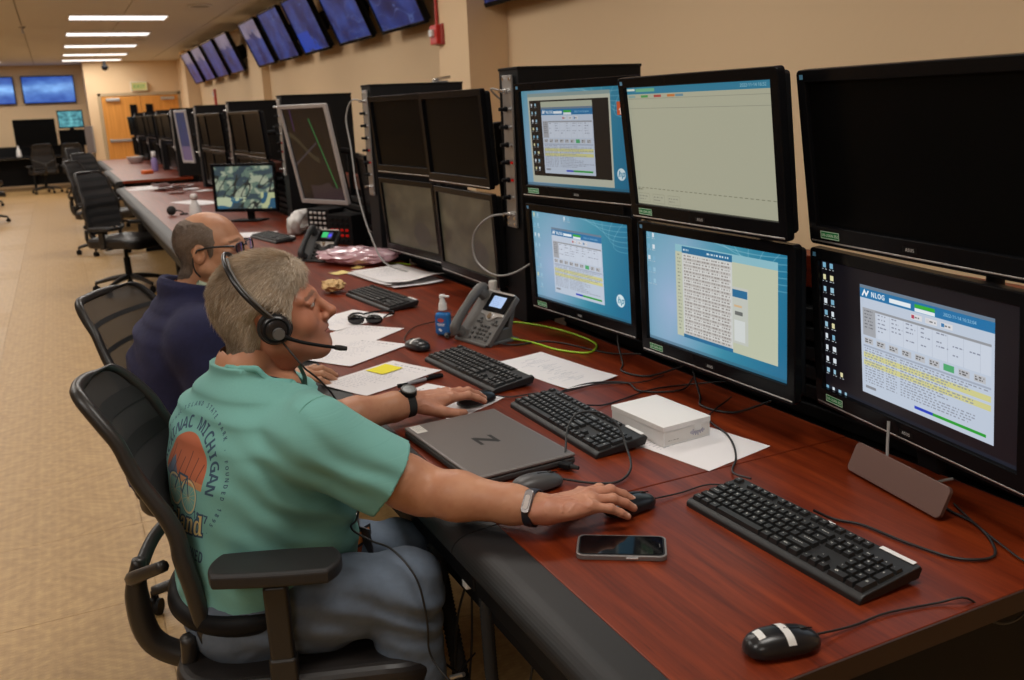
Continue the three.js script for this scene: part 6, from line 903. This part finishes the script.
// ================================================================ man in the navy fleece
{
  const base = [0.22, 0, -2.66], man = thing('person', 'balding man in a navy fleece and glasses sitting at the desk behind', 'person', base);
  const HM = frameOf([0.343, 1.124, -2.600], [0.84, 0.07, 0.53], [-0.06, 1, -0.04]).scale(V(0.87, 0.775, 0.90)), neckLocal = [-0.075, -0.12, 0];
  const shR = [0.265, 0.925, -2.425], elR = [0.30, 0.70, -2.375], wrR = [0.452, 0.772, -2.475], shL = [0.265, 0.93, -2.80], elL = [0.30, 0.71, -2.87], wrL = [0.49, 0.785, -2.84];
  const torso = torsoField({ rows: [[0.48, 0.0, 0.14, 0.18], [0.60, 0.0, 0.15, 0.185], [0.72, 0.0, 0.15, 0.18], [0.84, 0.0, 0.14, 0.186], [0.91, 0.0, 0.125, 0.188], [0.955, 0.0, 0.104, 0.165], [0.985, 0.005, 0.086, 0.12], [1.03, 0.015, 0.07, 0.08]], base: [0.20, -2.65], tip: [0.275, -2.61], yaw: [0, 0.05] });
  const armF = (x, y, z, g) => Math.min(limb(x, y, z, [shR, elR, wrR], [0.056 + g, 0.046 + g, 0.028 + g]), limb(x, y, z, [shL, elL, wrL], [0.056 + g, 0.046 + g, 0.028 + g]));
  const bodyF = (x, y, z) => smin(smin(armF(x, y, z, 0), torso(x, y, z, -0.02), 0.03), cone(x, y, z, [0.28, 0.97, -2.61], [0.275, 1.03, -2.60], 0.06, 0.058), 0.02);
  const skin = [0.47, 0.235, 0.135], tone = (x, y, z) => { const m = noise.noise(x * 20, y * 20, z * 20); return skin.map((q) => q * (1 + m * 0.12)); };
  const bodyG = paint(surfaceNet(bodyF, [0.03, 0.46, -2.95], [0.66, 1.05, -2.28], 0.011), tone);
  const headG = paint(surfaceNet(headField({ neck: neckLocal, jowl: 1.0 }), [-0.135, -0.155, -0.112], [0.142, 0.155, 0.112], 0.0034), faceColor({ skin: [0.50, 0.245, 0.140], brow: [0.08, 0.05, 0.035], stubble: false })); headG.applyMatrix4(HM);
  const hR = frameOf(wrR, [0.97, -0.05, -0.2], [0.05, 1, 0.05]), hL = frameOf(wrL, [0.97, -0.08, 0.1], [0.1, 1, 0]);
  const toHand = (m, el) => V(...el).applyMatrix4(m.clone().invert()).normalize().multiplyScalar(0.075).toArray();
  const hg = (s, m, el) => { const g = paint(surfaceNet(handField(s, { arm: toHand(m, el) }), [-0.10, -0.055, -0.085], [0.20, 0.06, 0.085], 0.0034), handColor(s, skin)); g.applyMatrix4(m); return g; };
  part('body', shift(joinColored([bodyG, headG, hg(-1, hR, elR), hg(1, hL, elL)]), base), skinMat, man);
  const poly = polySD([[0.030, -0.004], [0.040, 0.040], [0.038, 0.080], [0.006, 0.106], [-0.05, 0.120], [-0.17, 0.126], [-0.17, -0.085], [-0.06, -0.078], [-0.042, -0.05], [-0.034, 0.02], [-0.010, 0.036], [0.014, 0.018], [0.020, -0.014]]);
  const region = (x, y, z) => poly(x, y) + 0.004 * noise.noise(x * 50, y * 50, z * 50);
  const hairF = (x, y, z) => { const r = region(x, y, z), t = 0.0045 * Math.max(0, Math.min(1, (r + 0.002) / 0.02)); return Math.max(smin(skull(x, y, z), cone(x, y, z, [-0.028, -0.04, 0], neckLocal, 0.060, 0.064), 0.03) - t, -r - 0.002); };
  const capG = paint(surfaceNet(hairF, [-0.14, -0.1, -0.105], [0.08, 0.15, 0.105], 0.0038), (x, y, z) => { const k = 0.95 + 0.2 * noise.noise(x * 220, y * 70, z * 220); return [0.17 * k, 0.12 * k, 0.088 * k]; });
  const hairG = joinColored([capG, strands(hairF, (x, y, z) => region(x, y, z) - 0.003, [-0.13, -0.09, -0.1], [0.06, 0.13, 0.1], 7000, 0.008, (x, y, z) => [-0.6, -1, z], [[0.16, 0.115, 0.085], [0.21, 0.155, 0.12], [0.11, 0.08, 0.058], [0.28, 0.22, 0.18]], 0.00035, 11)]); hairG.applyMatrix4(HM);
  part('hair', shift(hairG, base), hairMat, man);
  const fleeceF = (x, y, z) => {
    let d = torso(x, y, z, 0.020); d = smin(d, cone(x, y, z, shR, shL, 0.070, 0.070), 0.05);
    const cutR = (x - wrR[0]) * 0.8 + (y - wrR[1]) * 0.3 + (z - wrR[2]) * -0.4; d = smin(d, Math.max(limb(x, y, z, [shR, elR, wrR], [0.082, 0.070, 0.050]), cutR - 0.0), 0.03); d = smin(d, Math.max(limb(x, y, z, [shL, elL, wrL], [0.082, 0.070, 0.048]), x - wrL[0]), 0.03);
    const ring = cone(x, y, z, [0.285, 0.985, -2.612], [0.268, 1.035, -2.605], 0.081, 0.080); d = smin(d, Math.max(ring, y - 1.045 + (x - 0.28) * 0.35), 0.02); d = smax(d, -cone(x, y, z, [0.30, 0.99, -2.608], [0.275, 1.12, -2.60], 0.066, 0.072), 0.004);
    d += 0.007 * Math.sin((y * 0.8 + x * 0.5) * 60 + 3 * noise.noise(x * 6, y * 6, z * 6)) * Math.max(0, noise.noise(x * 6 + 2, y * 6, z * 6)) + 0.004 * noise.noise(x * 12, y * 12, z * 12) + 0.0006 * noise.noise(x * 140, y * 140, z * 140);
    return Math.max(d, 0.50 - y);
  };
  part('fleece_jacket', shift(paint(surfaceNet(fleeceF, [0.02, 0.47, -3.0], [0.66, 1.09, -2.26], 0.0085), (x, y, z) => { const k = 1 + 0.18 * noise.noise(x * 260, y * 260, z * 260) + 0.12 * noise.noise(x * 25, y * 25, z * 25); return [0.0135 * k, 0.0140 * k, 0.052 * k]; }), base), phys(lin(1, 1, 1), 0.95, { vertexColors: true, sheen: 0.5, sheenColor: lin(0.10, 0.11, 0.25), sheenRoughness: 0.6 }), man);
  part('shirt_collar', shift(tube([[0.285, 1.052, -2.538], [0.315, 1.035, -2.543], [0.345, 1.005, -2.575]], 0.009, 30, 8), base), std(lin(0.42, 0.48, 0.36), 0.85), man);
  const lp = [[[0.20, 0.55, -2.57], [0.56, 0.535, -2.52], [0.54, 0.1, -2.52]], [[0.20, 0.55, -2.75], [0.56, 0.535, -2.76], [0.54, 0.1, -2.76]]];
  const trF = (x, y, z) => Math.max(smin(smin(limb(x, y, z, lp[0], [0.10, 0.072, 0.055]), limb(x, y, z, lp[1], [0.10, 0.072, 0.055]), 0.02), ell(x - 0.19, y - 0.55, z + 2.66, 0.15, 0.11, 0.185), 0.05) + 0.003 * noise.noise(x * 16, y * 16, z * 16), 0.085 - y);
  part('trousers', shift(surfaceNet(trF, [0.02, 0.06, -2.9], [0.7, 0.72, -2.42], 0.012), base), std(lin(0.02, 0.02, 0.026), 0.9), man);
  for (const q of [lp[0][2], lp[1][2]]) { const shoeF = (x, y, z) => Math.max(smin(ell(x - q[0] - 0.075, y - 0.035, z - q[2], 0.15, 0.05, 0.048), ell(x - q[0], y - 0.07, z - q[2], 0.06, 0.06, 0.045), 0.03), 0.004 - y); part('shoe', shift(surfaceNet(shoeF, [q[0] - 0.1, -0.01, q[2] - 0.07], [q[0] + 0.25, 0.15, q[2] + 0.07], 0.01), base), M.black, man); }
  // glasses
  const gp = [0.343, 1.124, -2.600], gl = thing('eyeglasses', 'dark rectangular glasses with violet reflections on the balding man', 'glasses', gp), toH = (p) => V(...p).applyMatrix4(HM).sub(V(...gp)).toArray();
  for (const s of [-1, 1]) {
    part('temple', tube([[-0.012, 0.018, 0.084], [0.03, 0.024, 0.086], [0.08, 0.022, 0.078], [0.102, 0.018, 0.066]].map(([x, y, z]) => toH([x, y, s * z])), 0.0028, 30, 6), M.gloss2, gl);
    const lensC = [0.108, 0.008, s * 0.036], rim = []; for (let i = 0; i <= 28; i++) { const a = i / 28 * 2 * Math.PI, c = Math.cos(a), n = Math.sin(a); rim.push(toH([lensC[0] - Math.abs(Math.sign(c) * Math.pow(Math.abs(c), 0.5)) * 0.003, lensC[1] + Math.sign(n) * Math.pow(Math.abs(n), 0.5) * 0.0165, lensC[2] + Math.sign(c) * Math.pow(Math.abs(c), 0.5) * 0.026])); }
    part('rim', tube(rim, 0.0021, 80, 6), M.gloss2, gl);
    const L = part('lens', at(rb(0.0016, 0.031, 0.05, 0.0007), [0, 0, 0]), phys(lin(0.35, 0.30, 0.9), 0.08, { transmission: 0.45, thickness: 0, iridescence: 0.8, iridescenceIOR: 1.6, iridescenceThicknessRange: [100, 240] }), gl, toH(lensC)); L.rotation.set(0, -0.1, 0.0);
  }
  part('bridge', tube([[0.108, 0.014, -0.011], [0.111, 0.017, 0], [0.108, 0.014, 0.011]].map(toH), 0.0024, 12, 6), M.gloss2, gl);
  part('cord', tube([[-0.012, 0.016, 0.085], [-0.028, -0.01, 0.085], [-0.03, -0.05, 0.082], [-0.022, -0.075, 0.072]].map(toH), 0.0022, 24, 6), M.cable, gl);
}
// ---------------------------------------------------------------- office chairs: x forward, z to the sitter's right, origin on the floor under the seat
M.mesh = std(lin(0.020, 0.0185, 0.019), 0.75, 0, { transparent: true, opacity: 0.985, side: THREE.DoubleSide });
M.band = std(lin(0.006, 0.0058, 0.0062), 0.8, 0, { side: THREE.DoubleSide });
M.frame = std(lin(0.022, 0.0195, 0.018), 0.38);
M.armpad = std(lin(0.018, 0.017, 0.018), 0.5);
M.leather = std(lin(0.016, 0.013, 0.012), 0.45);
let LEAN = 1; const backX = (y) => { const P = [[0.46, -0.175], [0.56, -0.195], [0.64, -0.205], [0.777, -0.226], [0.93, -0.302], [1.06, -0.375], [1.12, -0.40]]; let i = 0; while (i < P.length - 2 && y > P[i + 1][0]) i++; const t = (y - P[i][0]) / (P[i + 1][0] - P[i][0]), s = t * t * (3 - 2 * t); const x = P[i][1] + (P[i + 1][1] - P[i][1]) * (t * 0.5 + s * 0.5); return y > 0.7 ? x + (1 - LEAN) * (y - 0.7) * 0.28 : x; };
let WIDE = 1; const backHalf = (y) => WIDE * 0.222 + 0.010 * Math.sin((y - 0.5) * 4) - 0.052 * Math.max(0, (y - 0.72) / 0.32);
const TOPY = 1.045, BOTY = 0.56;
const onBack = (y, s) => { const h = backHalf(y); return [backX(y) + 0.035 * s * s, y, h * s]; };   // s -1 .. 1 across
function backPatch(y0, y1, lift, ins = 0.97, n = 14, m = 12) {
  const p = [], idx = []; for (let j = 0; j <= m; j++) for (let i = 0; i <= n; i++) { const y = y0 + (y1 - y0) * j / m, over = Math.max(0, (y - (TOPY - 0.06)) / 0.06), under = Math.max(0, (BOTY + 0.05 - y) / 0.05), k = ins * Math.sqrt(Math.max(0.02, 1 - 0.32 * over * over)) * Math.sqrt(Math.max(0.02, 1 - 0.2 * under * under)), s = (-1 + 2 * i / n) * k, q = onBack(y, s); p.push(q[0] + lift, q[1], q[2]); }
  for (let j = 0; j < m; j++) for (let i = 0; i < n; i++) { const a = j * (n + 1) + i; idx.push(a, a + 1, a + n + 1, a + 1, a + n + 2, a + n + 1); }
  const g = new THREE.BufferGeometry(); g.setAttribute('position', new THREE.Float32BufferAttribute(p, 3)); g.setIndex(idx); g.computeVertexNormals(); return g;
}
function officeChair(label, pos, yaw, o = {}) {
  const t = thing('office_chair', label, 'chair', [pos[0], 0, pos[1]], yaw * R); t.scale.setScalar(o.scale || 1);
  // five-star base
  for (let i = 0; i < 5; i++) {
    const a = i * 2 * Math.PI / 5 + 0.3, c = Math.cos(a), s = Math.sin(a);
    part('base_leg', taper([[c * 0.03, 0.13, s * 0.03], [c * 0.16, 0.115, s * 0.16], [c * 0.30, 0.082, s * 0.30]], [0.026, 0.022, 0.016], 14, 10), M.frame, t);
    const w = part('caster', merge([at(cyl(0.027, 0.027, 0.016, 18), [0, 0, 0.013], [Math.PI / 2, 0, 0]), at(cyl(0.027, 0.027, 0.016, 18), [0, 0, -0.013], [Math.PI / 2, 0, 0]), at(cyl(0.008, 0.008, 0.05, 10), [0, 0.03, 0]), at(rb(0.04, 0.022, 0.02, 0.006), [0, 0.022, 0])]), M.black, t, [c * 0.30, 0.027, s * 0.30], [0, a * 1.7, 0]);
  }
  part('gas_column', merge([at(cyl(0.028, 0.03, 0.2, 18), [0, 0.2, 0]), at(cyl(0.017, 0.017, 0.14, 18), [0, 0.36, 0])]), M.black, t);
  part('tilt_mechanism', merge([at(rb(0.22, 0.05, 0.14, 0.012), [-0.02, 0.405, 0]), at(cyl(0.006, 0.006, 0.22, 10), [0.03, 0.405, 0.14], [Math.PI / 2, 0, 0]), at(rb(0.03, 0.012, 0.05, 0.004), [0.03, 0.405, 0.26])]), M.black, t);
  const seatS = rrect(0.47, 0.49, 0.09); const sg = at(extrude(seatS, 0.035, 0.022, 4), [0.03, o.seatY || 0.435, 0], [-Math.PI / 2, 0, 0]); { const p = sg.attributes.position; for (let i = 0; i < p.count; i++) { const x = p.getX(i); if (x > 0.15) p.setY(i, p.getY(i) - (x - 0.15) * (x - 0.15) * 1.6); } sg.computeVertexNormals(); }
  part('seat', sg, M.leather, t);
  // back: outer frame, mesh and bands
  const loop = []; const N = 12;
  for (let i = 0; i <= N; i++) loop.push(onBack(BOTY + (TOPY - 0.05 - BOTY) * i / N, 1)); loop.push(onBack(TOPY - 0.012, 0.93)); for (let i = 1; i <= 7; i++) loop.push(onBack(TOPY, 0.80 - 1.6 * (i - 1) / 6)); loop.push(onBack(TOPY - 0.012, -0.93)); for (let i = N; i >= 0; i--) loop.push(onBack(BOTY + (TOPY - 0.05 - BOTY) * i / N, -1)); loop.push(onBack(BOTY - 0.02, -0.9), onBack(BOTY - 0.025, -0.4), onBack(BOTY - 0.025, 0.4), onBack(BOTY - 0.02, 0.9), onBack(BOTY, 1));
  part('back_frame', taper(loop, [0.0165, 0.018, 0.014, 0.013, 0.0125, 0.013, 0.014, 0.018, 0.0165], 150, 10, 1.0), M.frame, t);
  part('back_mesh', backPatch(BOTY, TOPY, 0.002), o.open ? M.meshOpen : M.mesh, t);
  for (let i = 0; i < 6; i++) { const y = 0.60 + i * 0.074; part('mesh_band', backPatch(y, y + (o.open ? 0.013 : 0.030), 0.005, 0.965, 12, 2), M.band, t); }
  // lower spine and side brackets
  part('back_spine', merge([taper([[-0.10, 0.41, 0], [-0.22, 0.42, 0], [-0.31, 0.47, 0], [-0.33, 0.58, 0], [-0.315, 0.66, 0]], [0.022, 0.028, 0.027, 0.024, 0.014], 30, 10), taper([[-0.325, 0.62, 0], [-0.30, 0.67, 0.10], [backX(0.72) - 0.005, 0.72, backHalf(0.72) * 0.95]], [0.016, 0.014, 0.012], 20, 8), taper([[-0.325, 0.62, 0], [-0.30, 0.67, -0.10], [backX(0.72) - 0.005, 0.72, -backHalf(0.72) * 0.95]], [0.016, 0.014, 0.012], 20, 8), taper([[-0.15, 0.42, 0.15], [-0.195, 0.47, backHalf(0.57) * 0.97], [-0.196, 0.57, backHalf(0.57)]], [0.014, 0.016, 0.016], 16, 8), taper([[-0.15, 0.42, -0.15], [-0.195, 0.47, -backHalf(0.57) * 0.97], [-0.196, 0.57, -backHalf(0.57)]], [0.014, 0.016, 0.016], 16, 8)]), M.frame, t);
  for (const s of [-1, 1]) {
    if (o.noArm === s) continue; const y = o.armY || 0.70, AZ = o.armZ || 0.272;
    const ap = part('armrest', merge([at(rb(0.045, y - 0.45, 0.026, 0.008), [-0.01, (y + 0.40) / 2, s * AZ]), at(rb(0.052, 0.12, 0.034, 0.008), [-0.01, 0.50, s * AZ]), at(rb(0.04, 0.03, 0.12, 0.008), [-0.01, 0.425, s * (AZ - 0.045)])]), M.frame, t);
    const padS = new THREE.Shape(); padS.moveTo(-0.105, -0.036); padS.quadraticCurveTo(-0.125, 0, -0.105, 0.036); padS.quadraticCurveTo(0, 0.044, 0.09, 0.038); padS.quadraticCurveTo(0.12, 0, 0.09, -0.038); padS.quadraticCurveTo(0, -0.044, -0.105, -0.036);
    part('arm_pad', at(extrude(padS, 0.012, 0.009, 4), [0.0, y, s * AZ], [-Math.PI / 2, 0, -s * 0.08]), M.armpad, ap);
  }
  return t;
}
M.meshOpen = std(lin(0.024, 0.020, 0.018), 0.75, 0, { transparent: true, opacity: 0.88, side: THREE.DoubleSide });
WIDE = 0.74; officeChair('black mesh office chair holding the man in the green shirt', [0.318, -1.735], -18, { armY: 0.732, armZ: 0.252, seatY: 0.462, scale: 0.965 }); WIDE = 1;
const c2 = officeChair('black mesh office chair of the man in the navy fleece, back fully visible', [0.345, -2.725], -33, { open: true, armY: 0.61, scale: 0.95 });
LEAN = 0.3;
const c3 = officeChair('empty black office chair pulled up to the far desk section', [0.42, -8.8], -40, { armY: 0.578 });
dup(c3, [0.36, 0, -11.6], -26 * R, 'empty black office chair behind the first empty one in the aisle'); dup(c3, [0.46, 0, -14.2], -52 * R, 'third empty black office chair along the aisle'); dup(c3, [0.44, 0, -17.4], -40 * R, 'farthest empty black office chair along the aisle, before the door');
dup(c3, [-1.14, 0, -16.5], 20 * R, 'office chair cut off by the left edge, nearer of the two'); dup(c3, [-1.34, 0, -19.8], 40 * R, 'office chair cut off by the left edge, farther of the two');
dup(c3, [-0.32, 0, -22.7], 100 * R, 'black office chair in front of the large dark monitor at the end wall'); dup(c3, [0.35, 0, -22.3], 75 * R, 'black office chair in front of the lit screen at the end wall'); dup(c3, [-1.5, 0, -22.9], 85 * R, 'black office chair at the left end of the end-wall desk');
// ---------------------------------------------------------------- workstations at the end wall
{
  const t = thing('end_wall_desk', 'dark desk along the end wall below the wall screens', 'desk', [-1.1, 0, -24.1]);
  part('desktop', at(rb(3.5, 0.035, 0.8, 0.004), [0, 0.74, 0]), M.blackRough, t); part('modesty_panel', at(rb(3.4, 0.6, 0.02, 0.003), [0, 0.4, -0.2]), M.black, t); for (const x of [-1.7, -0.55, 0.55, 1.7]) part('leg_panel', at(rb(0.04, 0.72, 0.7, 0.003), [x, 0.36, 0]), M.black, t); part('riser', at(rb(3.4, 0.22, 0.12, 0.004), [0, 0.868, -0.32]), M.black, t);
  const big = (label, x, y, z, w, h, scr) => { const m = monitor('end_wall_monitor', label, { p: [x, y, z], yaw: 90, w, h, b: 0.02, bb: 0.025, scr, tags: false, strip: false, arm: false }); part('stand', merge([at(rb(0.1, 0.5, 0.04, 0.004), [0, -h / 2 - 0.02, -0.06]), at(rb(0.3, 0.02, 0.2, 0.004), [0, 0.768 - y + 0.0, -0.04])]), M.black, m); return m; };
  big('large switched-off monitor on the end-wall desk', -0.38, 1.275, -23.98, 0.86, 0.6, M.off);
  big('small monitor with a lit turquoise picture on the end-wall desk', 0.385, 1.545, -23.98, 0.54, 0.40, glow(noisePic(96, 64, (u, v) => { const n = fbm(u * 5, v * 5, 2, 4); return [70 + n * 120, 140 + n * 150, 150 + n * 140].map((q) => Math.max(0, Math.min(255, q))); }), 1));
  big('dark monitor under the lit turquoise one', 0.40, 1.13, -23.95, 0.60, 0.36, M.off);
  const w = thing('end_wall_bottle', 'small white bottle on the dark end-wall desk', 'bottle', [-0.78, 0.758, -23.9]); part('body', new THREE.LatheGeometry([[0, 0], [0.05, 0], [0.055, 0.02], [0.045, 0.14], [0.02, 0.2], [0, 0.2]].map((p) => new THREE.Vector2(...p)), 20), M.white, w); part('cap', at(cyl(0.018, 0.02, 0.05, 14), [0, 0.225, 0]), M.white, w);
  const s = thing('end_wall_shelf', 'grey patterned panel standing beside the lit turquoise monitor', 'panel', [0.72, 0.758, -23.95]); part('board', at(rb(0.16, 0.62, 0.05, 0.004), [0, 0.31, 0]), std(lin(0.16, 0.13, 0.12), 0.8), s); part('edge_strip', at(rb(0.03, 0.62, 0.06, 0.004), [0.09, 0.31, 0]), M.steel, s);
  const tv = (label, x) => { const m = thing('end_wall_screen', label, 'television', [x, 2.245, -25.13]); part('bezel', frameGeo(1.13, 0.63, 0.02, 0.02, 0.03, 0.006), M.gloss, m); part('screen', at(uvPlane(1.095, 0.595), [0, 0, 0.02]), glow(noisePic(160, 96, (u, v) => { const n = fbm(u * 3 + x * 7, v * 3, 3, 4), hz = Math.exp(-((v - 0.45) ** 2) * 16); return [40 + hz * 80 + n * 70, 80 + hz * 90 + n * 80, 165 + hz * 70 + n * 70].map((q) => Math.max(0, Math.min(255, q))); }), 1.0), m); part('housing', at(rb(1.08, 0.58, 0.05, 0.01), [0, 0, -0.03]), M.black, m); };
  tv('wall television with a bright blue picture at the far left end wall', 0.035); tv('wall television cut by the left edge of the picture', -1.25);
}
renderer.render(scene, camera);
